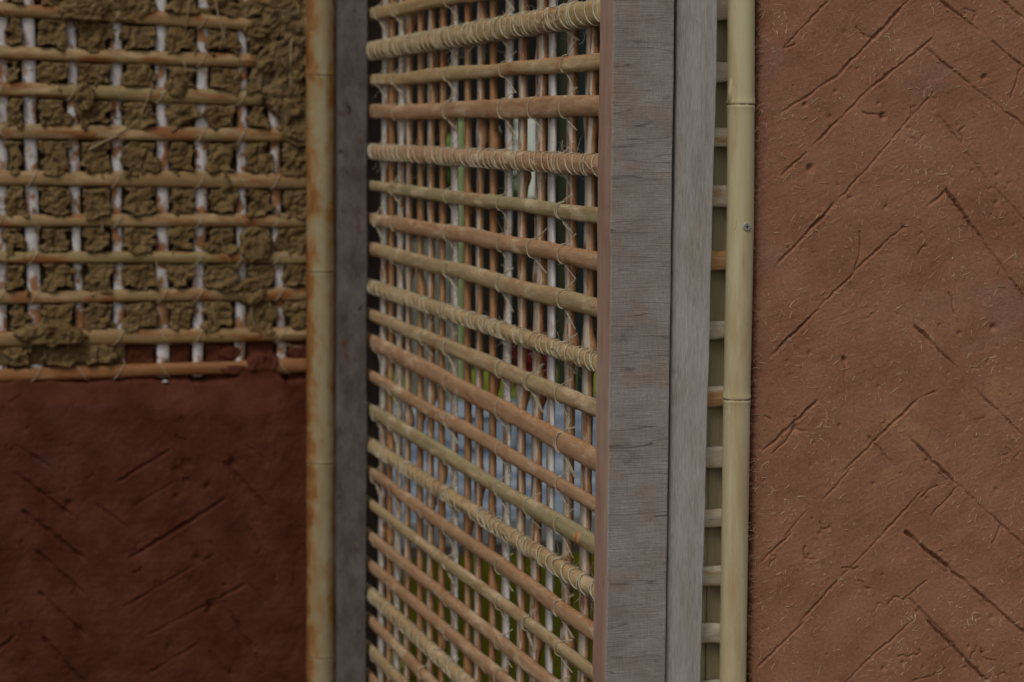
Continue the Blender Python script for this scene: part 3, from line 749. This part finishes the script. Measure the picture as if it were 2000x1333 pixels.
# ================================================================== left wall: bare laths packed with mud, dark plaster below
YL = 2.85
wallL = thing('wattle_wall', (.2, YL, 0), 'far wall with bare laths packed with straw mud above dark red raked plaster, left of the lattice', 'wall')
UPX = [(0, 0), (57, 68), (140, 155), (227, 231), (315, 318), (395, 388), (473, 470), (530, 546)]
UW = [.018, .0180, .0125, .0150, .0150, .0155, .0135, .0130]
def ux(k, z, y=YL+.004): 
    a = PY(UPX[k][0], 100, y); b_ = PY(UPX[k][1], 600, y); t = (z-a.z)/(b_.z-a.z); return a.x+(b_.x-a.x)*max(-1.2, min(1.6, t))
LP = [(-60, -60, .0185), (18, 48, .0165), (103, 119, .0175), (175, 191, .019), (257, 264, .0195), (348, 353, .0205), (432, 431, .0165), (503, 504, .0155), (581, 575, .0165), (663, 655, .0185), (733, 718, .0185)]
laths = []
for k, (a, b_, w_) in enumerate(LP):
    p = PY(0, a, YL); q_ = PY(480, b_, YL); sl = (q_.z-p.z)/(q_.x-p.x); laths.append((p.x, p.z, sl, w_))
nl = len(laths)
k = 1
while laths[0][1]+.05*k < 2.3: laths.append((laths[0][0], laths[0][1]+.052*k, .0, .0175)); k += 1
def lz(i, x): l = laths[i]; return l[1]+l[2]*(x-l[0])
XLl, XLr = -.75, PY(606, 300, YL).x
for k, l in enumerate(laths):
    w_ = l[3]; xr = XLr if k not in (2, 3, 4) else PY({2: 500, 3: 512, 4: 555}[k], 200, YL).x
    strip('lath', (xr, YL, lz(k, xr)), (XLl, YL, lz(k, XLl)), (0, -1, 0), w_, .0065, m_lath, wallL, n=120, seed=400+k, wob=.0016,
          nodes=[rt_.random(), rt_.random()], col=[(1, 1, .98), (1.0, .95, .9), (1.02, 1.0, .95), (.95, 1.02, .95)][k % 4] if k != nl-1 else (.9, .62, .5), round_=.7)
zu_lo, zu_hi = PY(300, 738, YL).z, 2.3
ups = [(k, None) for k in range(len(UPX))]
xleft = ux(0, 1.4); k = 1; extra = []
while xleft-.055*k > XLl: extra.append(xleft-.055*k); k += 1
def upright_strip(k, xf, w_, seed):
    n = 110; vs = []; wx = smooth1(n, seed, .0022, 11); ww = smooth1(n, seed+1, .22, 6)
    for i in range(n):
        z = zu_hi+(zu_lo-zu_hi)*i/(n-1); xc = xf(z)+wx[i]; h = w_/2*(1+ww[i]); y = YL+.0018
        vs += [(xc-h, y+.004, z), (xc-h*.9, y+.0006, z), (xc, y, z), (xc+h*.9, y+.0006, z), (xc+h, y+.004, z)]
    fs = [((i+1)*5+j, (i+1)*5+(j+1) % 5, i*5+(j+1) % 5, i*5+j) for i in range(n-1) for j in range(5)]
    fs += [tuple(range(5)), tuple(range(n*5-1, (n-1)*5-1, -1))]
    mk('upright', vs, fs, m_wallwhite, wallL, True)
for k in range(len(UPX)): upright_strip(k, lambda z, k=k: ux(k, z), UW[k], 500+k)
for k, x in enumerate(extra): upright_strip(k, lambda z, x=x: x, .015, 540+k)
# cord bindings at the crossings
def lath_ties(i):
    bb = MB()
    for k in range(len(UPX)):
        if rt_.random() < .35 or (i in (2, 3) and k > 6): continue
        x = ux(k, lz(i, 0)); z = lz(i, x); h = laths[i][3]/2
        for s in ((1, -1) if rt_.random() < .2 else (rt_.choice((1, 1, -1)),)):
            pts = []
            for j in range(8):
                u = j/7-.5; q_ = u*2*math.radians(95)
                pts.append((x+s*u*.020+rt_.uniform(-.0004, .0004), YL-.0070*max(0, math.cos(q_))**.7-.0006, z+(h+.0012)*math.sin(q_)))
            bb.tube(pts, .0005, 5)
    return bb
lath_objs = [o for o in wallL.children if o.name.startswith('lath')]
for i in range(0, nl):
    bb = lath_ties(i)
    if bb.v: bb.build('binding', m_cord, lath_objs[i], True)

fx0, fx1, fz0, fz1 = fine_region(YL, 0, 640, 0, 745, .01)
xs = knots([(XLl, fx0-.03, .005), (fx0-.03, fx1, .00125)]); zs = knots([(fz0-.01, fz1, .00125), (fz1, fz1+.05, .003), (fz1+.05, 2.3, .006)])
U, V = np.meshgrid(xs, zs, indexing='ij')
def pxpy(U, V, y):          # photo pixel of points on the wall plane, for placing lumps
    dx, dy, dz = U-EYE.x, y-EYE.y, V-EYE.z
    den = dx*fw.x+dy*fw.y+dz*fw.z
    return 1000+F*(dx*rt.x+dy*rt.y+dz*rt.z)/den, 666.5-F*(dx*up.x+dy*up.y+dz*up.z)/den
PXX, PYY = pxpy(U, V, YL)
wu = fbm(U*80, V*80, 61, 4)*.0115; wl = fbm(U*55+9, V*70, 62, 3)*.013+.0012
dU = np.full_like(U, 9.)
zc_ = np.clip(V, zu_lo, 2.3)
for k in range(len(UPX)):
    a = PY(UPX[k][0], 100, YL+.004); b_ = PY(UPX[k][1], 600, YL+.004); t = np.clip((V-a.z)/(b_.z-a.z), -1.2, 1.6)
    xk = a.x+(b_.x-a.x)*t; dd = np.where(U > xk, (U-xk)-UW[k]/2+.0005, (xk-U)-UW[k]/2); dU = np.minimum(dU, dd)
for x in extra: dU = np.minimum(dU, np.abs(U-x)-.0075)
dL = np.full_like(U, 9.)
for i, l in enumerate(laths):
    zk = l[1]+l[2]*(U-l[0]); up_ = (V-zk)-l[3]/2+.0012; dn = (zk-V)-l[3]/2-.0008
    dL = np.minimum(dL, np.where(V > zk, up_, dn))
dU2 = dU+np.where(dU < .012, wu, 0)-.0005
abv = np.zeros_like(U)
for i, l in enumerate(laths):
    zk = l[1]+l[2]*(U-l[0]); abv = np.maximum(abv, np.where((V > zk) & (V < zk+.022), 1., 0.))
dL2 = dL+np.where(abv > 0, wl, wl*.25)
cell = sst(-.0015, .0022, np.minimum(dU2, dL2))
f1, f2 = worley(U*58+1.3*fbm(U*50, V*50, 70, 3), V*58+1.3*fbm(U*50+8, V*50, 72, 3), 4)
g1, g2 = worley(U*210+fbm(U*150, V*150, 73, 2), V*210, 6)
clod = .0075*(1-np.clip(f1, 0, 1)**1.6) - .0014*np.exp(-((f2-f1)/.07)**2) + .0012*(1-g1) + .0036*fbm(U*85, V*85, 74, 6, .54)
fold = -.0008*sst(.72, .95, 1-np.abs(fbm(U*70+3, V*70, 76, 3))*2.2)
lip = abv*sst(-.012, .0, -np.abs(dL2))*.006*np.clip(.5+1.2*fbm(U*45, V*45, 63, 2), 0, 1.4)
h = .006 + cell*(.0172+clod*.85+fold+lip)
blob = np.zeros_like(U)
for (px, py, rx, ry, s) in ((165, 190, 22, 34, 1), (345, 175, 26, 22, .9), (165, 15, 60, 36, 1), (250, 15, 50, 34, .8), (240, 90, 20, 16, .3), (150, 60, 14, 20, .4), (560, 30, 60, 60, 1.1), (575, 110, 52, 60, 1.1), (560, 190, 50, 60, 1.0),
                            (590, 250, 48, 50, .9), (500, 60, 30, 22, .9), (522, 118, 26, 30, 1.0), (535, 150, 22, 26, .8), (545, 250, 14, 30, .5), (440, 360, 13, 26, .8), (270, 500, 42, 20, .55), (570, 480, 40, 50, .6), (500, 480, 36, 40, .9), (490, 570, 34, 30, .9), (590, 560, 30, 60, .5),
                            (100, 655, 78, 24, 1.15), (60, 675, 60, 30, .5), (165, 690, 75, 24, .7), (210, 640, 34, 16, .5), (285, 600, 40, 26, .4), (590, 640, 30, 60, .7), (30, 480, 20, 14, .4), (315, 60, 20, 24, .4), (395, 25, 30, 12, .6), (480, 20, 30, 20, .7)):
    r2 = ((PXX-px)/rx)**2+((PYY-py)/ry)**2; r2 = r2*(1+.5*fbm(U*70, V*70, 80, 3)); blob = np.maximum(blob, s*(1-sst(.55, 1.25, r2)))
rowbot = sst(672, 684, PYY)
h = np.maximum(h, blob*(.0315+clod*1.0))
smoothmud = sst(668, 676, PYY)*(1-sst(235, 262, PXX+10*fbm(U*60, V*60, 85, 2)))*(1-sst(712, 722, PYY))
h = np.where(PYY > 665, np.maximum(h*(1-sst(232, 262, PXX))*(1-sst(714, 724, PYY))+.002, 0), h)
h = np.where((PYY > 668) & (PXX < 250), np.maximum(h, smoothmud*(.022+.002*fbm(U*60, V*60, 86, 3))), h)
Yv = YL+.0225-h
mk('mud_infill', np.stack([U.ravel(), Yv.ravel(), V.ravel()], 1), grid_faces(*U.shape), m_mud, wallL)
xs_M, zs_M, Y_M = xs, zs, Yv
def yM(x, z):
    i = min(max(int(np.searchsorted(xs_M, x)), 1), len(xs_M)-1); j = min(max(int(np.searchsorted(zs_M, z)), 1), len(zs_M)-1)
    return min(float(Y_M[i, j]), YL-.004 if min(abs(z-lz(q, x)) for q in range(nl)) < .01 else 9)
bb = MB(); rr = random.Random(8)
for (x0, y0, x1, y1, r) in ((415, -10, 442, 96, .0011), (368, 0, 360, 62, .0007), (564, 80, 562, 178, .0016), (440, 50, 425, 100, .0006), (575, 0, 580, 42, .0007), (590, 30, 592, 100, .0006), (297, 165, 272, 232, .0008), (272, 232, 225, 266, .0008), (225, 266, 172, 292, .0013),
                            (357, 118, 362, 138, .001), (362, 138, 405, 139, .0007), (196, 412, 200, 455, .0008), (304, 510, 306, 560, .0008), (413, 590, 420, 640, .0007), (488, 595, 496, 645, .0007), (130, 640, 132, 688, .0009), (120, 655, 78, 705, .0006), (85, 680, 88, 700, .0006),
                            (35, 630, 60, 640, .0005), (556, 672, 588, 678, .0006), (165, 374, 200, 374, .0006), (160, 200, 168, 214, .0009), (78, 440, 60, 480, .0005), (520, 180, 540, 220, .0005), (430, 470, 450, 520, .0005), (100, 210, 118, 205, .0006)):
    P = PY(x0, y0, YL); Q = PY(x1, y1, YL); pts = []
    for j in range(7):
        t = j/6; x = P.x+(Q.x-P.x)*t+rr.uniform(-.0006, .0006); z = P.z+(Q.z-P.z)*t; pts.append((x, min(yM(x, z), YL-.0075)-.0005, z))
    bb.tube(pts, [r*.7, r, r, r, r, r, r*.6], 5)
xs_, zs_ = (fx0, fx1), (fz0+.05, fz1)
for k in range(420):
    if k < 170: c = PY(rr.gauss(565, 22), rr.uniform(0, 260), YL); x, z = c.x, c.z
    else: x, z = rr.uniform(*xs_), rr.uniform(*zs_)
    j = min(max(int(np.searchsorted(xs_M, x)), 1), len(xs_M)-1)
    bit(bb, x, z, rr.choice((.006, .009, .014, .02)), rr.gauss(1.2, .8), rr.uniform(.0002, .00045), lambda a, b_: float(Y_M[min(max(int(np.searchsorted(xs_M, a)), 1), len(xs_M)-1), min(max(int(np.searchsorted(zs_M, b_)), 1), len(zs_M)-1)]), .5, .001)
tag(bb.build('straw', m_straw, wallL, True), kind='stuff')

# lower plaster of the left wall
fx0, fx1, fz0, fz1 = fine_region(YL, 0, 640, 655, 1333, .01)
xs = knots([(XLl, fx0-.02, .006), (fx0-.02, fx1, .0014)]); zs = knots([(0, fz0-.02, .012), (fz0-.02, fz1, .0014)])
U, V = np.meshgrid(xs, zs, indexing='ij'); PXX, PYY = pxpy(U, V, YL)
L_STR = [(28, 868, 98, 914, .7), (30, 925, 155, 1018, 1.1), (44, 998, 168, 1095, 1.1), (70, 1075, 162, 1158, 1.1), (75, 1155, 165, 1240, 1.2), (85, 1245, 170, 1340, 1.2), (330, 880, 228, 942, .8), (338, 942, 262, 988, .5),
         (440, 975, 250, 1092, .9), (420, 1080, 240, 1186, .6), (480, 1140, 290, 1240, .6), (390, 1255, 290, 1315, .5), (438, 903, 522, 992, 1.3), (442, 965, 522, 1085, .7), (410, 1058, 520, 1178, .6), (448, 1192, 522, 1315, .8),
         (188, 985, 250, 1032, .7), (408, 1270, 455, 1325, .6), (30, 1240, -20, 1285, .8), (-10, 1040, -120, 1120, .8), (-10, 1130, -130, 1220, .9), (480, 870, 520, 900, .6)]
rr = random.Random(12)
for col in range(5):
    for k in range(-1, 22):
        x0 = -140-col*330; yy = 820+k*95+rr.uniform(-10, 10); L_STR.append((x0-150, yy, x0, yy+95, rr.uniform(.5, 1.1))); L_STR.append((x0-10, yy, x0+120, yy-95, rr.uniform(.4, .9)))
        if yy > 1345:
            for xx in (60, 260, 440): L_STR.append((xx, yy, xx+120, yy+95, rr.uniform(.4, 1)))
D, ridge = stroke_field(U, V, L_STR, YL-.012, .0017, .0046, 120)
CR = cracks(60, fx0, fx1, fz0, fz1-.06, rr, .006, .02); D = np.maximum(D, crack_field(U, V, CR, .0009, .003))
for (px, py, r, s) in ((412, 1185, .006, .006), (345, 918, .007, .004), (365, 905, .006, .004), (405, 950, .005, .004), (450, 1315, .004, .004), (385, 1090, .005, .004), (455, 905, .006, .005), (133, 985, .004, .004), (345, 970, .004, .003)):
    c = PY(px, py, YL-.012); D = np.maximum(D, s*np.exp(-((U-c.x)**2+(V-c.z)**2)/r**2*(1+.8*fbm(U*200, V*200, 3, 2))))
surf = .0155 + .003*fbm(U*10, V*10, 130, 4) + .0009*fbm(U*70, V*70, 135, 4) + .0004*fbm(U*260, V*260, 138, 2) + .0002*fbm(U*20, V*230, 139, 2) + ridge - D
surf = surf*(1-.35*sst(535, 600, PXX+14*fbm(U*50, V*50, 140, 3)))
top_edge = 742+6*fbm(U*40, V*0, 141, 3)-18*sst(440, 480, PXX)*(1-sst(540, 560, PXX))
lower = sst(-5, 7, PYY-top_edge)
dU = np.full_like(U, 9.)
for k in range(len(UPX)):
    a = PY(UPX[k][0], 100, YL+.004); b_ = PY(UPX[k][1], 600, YL+.004); t = np.clip((V-a.z)/(b_.z-a.z), -1.2, 1.6); dU = np.minimum(dU, np.abs(U-(a.x+(b_.x-a.x)*t))-UW[k]/2)
cell = sst(0, .004, dU+.003*fbm(U*80, V*80, 143, 3))
upper = (-.016+.011*cell+.003*fbm(U*90, V*90, 144, 3))
bl = np.zeros_like(U)
for (px, py, rx, ry, s) in ((510, 712, 36, 26, 1), (452, 690, 26, 16, .6), (460, 722, 40, 12, .9), (590, 690, 30, 18, .6), (190, 722, 20, 14, .5), (250, 700, 14, 12, .4)):
    r2 = ((PXX-px)/rx)**2+((PYY-py)/ry)**2; bl = np.maximum(bl, s*(1-sst(.5, 1.3, r2*(1+.5*fbm(U*70, V*70, 146, 3)))))
upper = np.maximum(upper, -.016+bl*(.026+.004*fbm(U*90, V*90, 147, 3)))
upper = np.where(PYY < 668, -.02, upper)
S_ = upper*(1-lower)+surf*(.45+.55*sst(735, 800, PYY+16*fbm(U*25, V*25, 149, 3)))*lower
Yv = YL-S_
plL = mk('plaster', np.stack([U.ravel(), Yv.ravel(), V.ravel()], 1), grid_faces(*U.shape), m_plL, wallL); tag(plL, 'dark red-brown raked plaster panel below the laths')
b = MB(); b.box(XLl, fx1, YL+.026, YL+.09, 0, 2.3); b.build('wall_core', m_mud, wallL)
c = PY(323, 746, YL-.008); b = MB(); b.tube([c+Vector((-.004, 0, 0)), c+Vector((0, -.001, .0005)), c+Vector((.004, 0, 0))], [.0006, .0017, .0007], 8)
b.build('lime_crumb', m_wallwhite, wallL, True)

# stained pole at the end of the left wall
YQ = 2.822
axp = [PY(627.5, -500, YQ), PY(628, 0, YQ), PY(628.5, 666, YQ), PY(628, 1333, YQ), PY(627, 2200, YQ)]
bl_ = thing('bamboo_pole', (PY(628, 600, YQ).x, YQ, 0), 'mud-stained bamboo pole with orange blotches, upright between the wattle wall and the dark timber', 'bamboo pole', 'bamboo poles covering the wall edges')
nz = [PY(628, v, YQ).z for v in (148, 530, 903, 1280)]
pole('culm', axp, .0200, nz+[nz[0]+.26, nz[-1]-.26, nz[-1]-.52], m_bambooL, bl_, ring=36, nodeamp=.03, ringmat=m_nodescar)

# ================================================================== beyond the lattice (seen only through its gaps)
def gz(py, px=940): d = ray(px, py); return d
sheet('lawn', -6, 20, 11.9, 30, .004, m_grass)
YT0 = PZ(960, 1012, .75).y; YT1 = PZ(960, 782, .75).y
xa, xb = PY(700, 900, (YT0+YT1)/2).x, PY(1260, 900, (YT0+YT1)/2).x
t = thing('garden_table', ((xa+xb)/2, (YT0+YT1)/2, 0), 'large blue-grey topped table glimpsed through the lattice in the yard', 'table')
b = MB(); b.box(xa-.2, xb+.25, YT0, YT1, .735, .75, bev=.004); b.build('table_top', m_tabletop, t)
b = MB(); b.box(xa-.2, xb+.25, YT0-.02, YT0-.001, .70, .752, bev=.003); b.build('table_edge', m_tableedge, t)
for sx in (xa-.12, xb+.17):
    for sy in (YT0+.08, YT1-.08):
        b = MB(); b.tube([(sx, sy, 0), (sx, sy, .735)], .022, 10); b.build('leg', m_darkmetal, t, True)
def chair(px, y, label):
    c = PY(px, 1100, y); x = c.x; t = thing('plastic_chair', (x, y, 0), label, 'chair', 'olive plastic chairs in front of the table')
    b = MB()
    vs = []; n = 10; m_ = 8
    for i in range(n):
        for j in range(m_):
            u = i/(n-1)*2-1; v = j/(m_-1); hw = .21-.03*v
            vs.append((x+u*hw, y-.21-.06*v+.05*(u*u), .44+v*.36-.03*(u**4)*v))
    fs = [(i*m_+j, (i+1)*m_+j, (i+1)*m_+j+1, i*m_+j+1) for i in range(n-1) for j in range(m_-1)]
    b.add(vs, fs); k = len(vs); b.add([(a, q_+.014, c_) for a, q_, c_ in vs], [tuple(reversed(f)) for f in fs])
    b.build('backrest', m_oliveplastic, t, True)
    b = MB(); b.box(x-.21, x+.21, y-.20, y+.2, .415, .44, bev=.01); b.build('seat', m_oliveplastic, t)
    for sx in (-1, 1):
        b = MB(); b.box(x+sx*.225-.02, x+sx*.225+.02, y-.2, y+.16, .62, .645, bev=.005); b.build('armrest', m_oliveplastic, t)
        for sy in (-1, 1):
            b = MB(); b.tube([(x+sx*.22, y+sy*.19, 0), (x+sx*.2, y+sy*.17, .42)], [.018, .026], 8); b.build('leg', m_oliveplastic, t, True)
chair(878, YT0-.35, 'olive-green plastic chair at the left end of the table, glimpsed low through the lattice')
chair(1000, YT0-.5, 'olive-green plastic chair at the middle of the table, glimpsed low through the lattice')
chair(1122, YT0-.38, 'olive-green plastic chair nearest the wide post, in front of the table')
c = PZ(935, 870, .752)
b = MB(); b.box(c.x-.07, c.x+.07, c.y-.1, c.y+.12, .752, .83, bev=.008)
cr = thing('storage_box', (c.x, c.y, .752), 'pale blue plastic box with a lid standing on the blue-grey table', 'box')
b.build('tub', m_lightbox, cr); b = MB(); b.box(c.x-.078, c.x+.078, c.y-.108, c.y+.128, .832, .842, bev=.003); b.build('lid', m_lightbox, cr)
# shed across the yard
YS = 13.4
sx0, sx1 = -1.5, 13.5
sh = thing('dark_shed', (5, YS, 0), 'dark boarded shed with bright window openings, far across the yard behind the lattice', 'shed')
ops = [(1001, 1058, 228, 388), (868, 890, 232, 372), (960, 984, 250, 305)]
rects = []
for a, b_, c_, d_ in ops:
    p = PY(a, c_, YS); q_ = PY(b_, d_, YS); rects.append((p.x, q_.x, q_.z, p.z))
rects.sort()
b = MB(); x = sx0; HT = 4.2
for (ra, rb, rz0, rz1) in rects:
    b.box(x, ra, YS, YS+.12, 0, HT); b.box(ra, rb, YS, YS+.12, 0, rz0); b.box(ra, rb, YS, YS+.12, rz1, HT); x = rb
b.box(x, sx1, YS, YS+.12, 0, HT); b.build('wall', m_shed, sh)
for (ra, rb, rz0, rz1) in rects:
    b = MB(); e = .02
    b.box(ra-e, ra, YS-.03, YS-.002, rz0-e, rz1+e); b.box(rb, rb+e, YS-.03, YS-.002, rz0-e, rz1+e); b.box(ra, rb, YS-.03, YS-.002, rz0-e, rz0); b.box(ra, rb, YS-.03, YS-.002, rz1, rz1+e)
    b.build('window_frame', m_shed, sh)
b = MB(); b.box(sx0-.3, sx1+.3, YS-.9, YS+.4, HT+.003, HT+.09); b.build('roof', m_shed, sh)
def post(px, w_, y, m, label, h=4.2, group=None):
    c = PY(px, 400, y); b = MB(); b.box(c.x-w_/2, c.x+w_/2, y-w_/2, y+w_/2, .02, h, bev=.01); b.box(c.x-w_/2-.02, c.x+w_/2+.02, y-w_/2-.02, y+w_/2+.02, 0, .02, bev=.004)
    o = b.build('yard_post', m, None, origin=(c.x, y, 0)); tag(o, label, 'post', group)
post(1106, .062, 9.0, m_greenpost, 'dark olive post in the yard, seen through the right part of the lattice')
post(1140, .052, 9.4, m_tealpost, 'dark teal post in the yard, close behind the olive one')
post(899, .045, 12.0, m_palegreen, 'pale green post in front of the shed, left part of the lattice', PY(899, 236, 12.0).z)
pa, pb = PY(806, 470, 11.0), PY(880, 700, 11.0)
b = MB()
for k in range(6): b.box(pa.x+k*(pb.x-pa.x)/6+.003, pa.x+(k+1)*(pb.x-pa.x)/6-.003, 11.0, 11.02, .05, pa.z)
bo = thing('board_fence', (pa.x, 11, 0), 'short grey-green board fence beyond the left part of the lattice', 'fence'); b.build('boards', m_greyboard, bo)
for xx in (pa.x+.05, pb.x-.05):
    b = MB(); b.box(xx-.02, xx+.02, 11.022, 11.06, 0, pa.z-.1); b.build('post', m_greyboard, bo)
# pale building behind the shed openings
c = PY(1035, 300, 17)
c = PY(1035, 300, 23)
hut = thing('white_hut', (c.x, 23, 0), 'white limewashed hut seen bright through the shed window opening', 'hut')
b = MB(); b.box(c.x-.45, c.x+3.2, 23, 26, 0, 3.2, bev=.02); b.build('wall', m_palewall, hut)
b = MB()
for i, (zz0, ex) in enumerate(((3.2, .12), (3.55, -.4), (3.9, -.9))): b.box(c.x-.45-ex, c.x+3.2+ex, 23-ex, 26+ex, zz0+.003, zz0+.34, bev=.02)
b.build('roof', m_shed, hut)
def tree(px, y, h, m, label, seed, cr=1.6):
    c = PY(px, 400, y); rs = random.Random(seed); t = thing('leafy_tree', (c.x, y, 0), label, 'tree', 'trees behind the shed')
    b = MB(); top = Vector((c.x, y, h*.62)); b.tube([(c.x, y, 0), (c.x+.05, y, h*.3), top], [.16, .12, .07], 9)
    for k in range(7):
        a = rs.uniform(0, 6.28); b.tube([(c.x+.03, y, h*.3+k*.1), (c.x+math.cos(a)*cr*.4, y+math.sin(a)*cr*.4, h*.5+k*.15), (c.x+math.cos(a)*cr*.8, y+math.sin(a)*cr*.8, h*.62+k*.18)], [.06, .04, .015], 6)
    b.build('trunk', m_bark, t, True)
    vs = []; fs = []
    clumps = [(c.x+rs.gauss(0, cr*.5), y+rs.gauss(0, cr*.5), h*.22+rs.random()*h*.75, rs.uniform(.35, .75)) for _ in range(34)]
    for (a, b_, c_, r) in clumps:
        for _ in range(170):
            d = Vector((rs.gauss(0, 1), rs.gauss(0, 1), rs.gauss(0, 1))).normalized()*r*rs.uniform(.6, 1.05); p = Vector((a, b_, c_))+d
            u = Vector((rs.gauss(0, 1), rs.gauss(0, 1), rs.gauss(0, 1))).normalized(); v = u.cross(d).normalized(); s_ = rs.uniform(.05, .11); k = len(vs)
            vs += [p-u*s_, p+v*s_*.5, p+u*s_, p-v*s_*.5]; fs.append((k, k+1, k+2, k+3))
    mk('crown', vs, fs, m, t, False)
tree(880, 18.0, 4.6, m_leaf2, 'bright green leafy tree seen through the narrow left shed window opening', 1, .4)
tree(930, 32.0, 6.5, m_leaf, 'tall darker green tree behind the middle of the shed', 2, 2.2)
tree(1850, 30.0, 6.0, m_leaf, 'dark green tree behind the right end of the shed', 3, 2.2)
def crate(px, py, y, w_, h, m, label):
    c = PY(px, py, y); t = thing('plastic_crate', (c.x, y, 0), label, 'crate'); z1 = h
    b = MB()
    for k in range(4): b.box(c.x-w_/2, c.x+w_/2, y-.15, y+.15, k*z1/4+.012*(k > 0), (k+1)*z1/4-.008, bev=.006)
    b.build('body', m, t); b = MB(); b.box(c.x-w_/2-.012, c.x+w_/2+.012, y-.162, y+.162, z1-.006, z1+.022, bev=.006); b.build('rim', m, t)
crate(1040, 700, 12.2, .16, .33, m_redplastic, 'taller dark red plastic crate on the lawn edge, right of the lattice middle')
crate(832, 740, 12.5, .15, .22, m_redplastic, 'low dark red crate on the lawn edge, seen through the left part of the lattice')
c = PZ(808, 1420, .0)
b = MB(); c0 = Vector((c.x, c.y, 0)); bk = thing('plastic_bucket', c0, 'blue plastic bucket on the ground, low behind the left of the lattice', 'bucket')
b.tube([c0, c0+Vector((0, 0, .02)), c0+Vector((0, 0, .24)), c0+Vector((0, 0, .26))], [.10, .105, .135, .142], 20); b.build('body', m_blueplastic, bk, True)
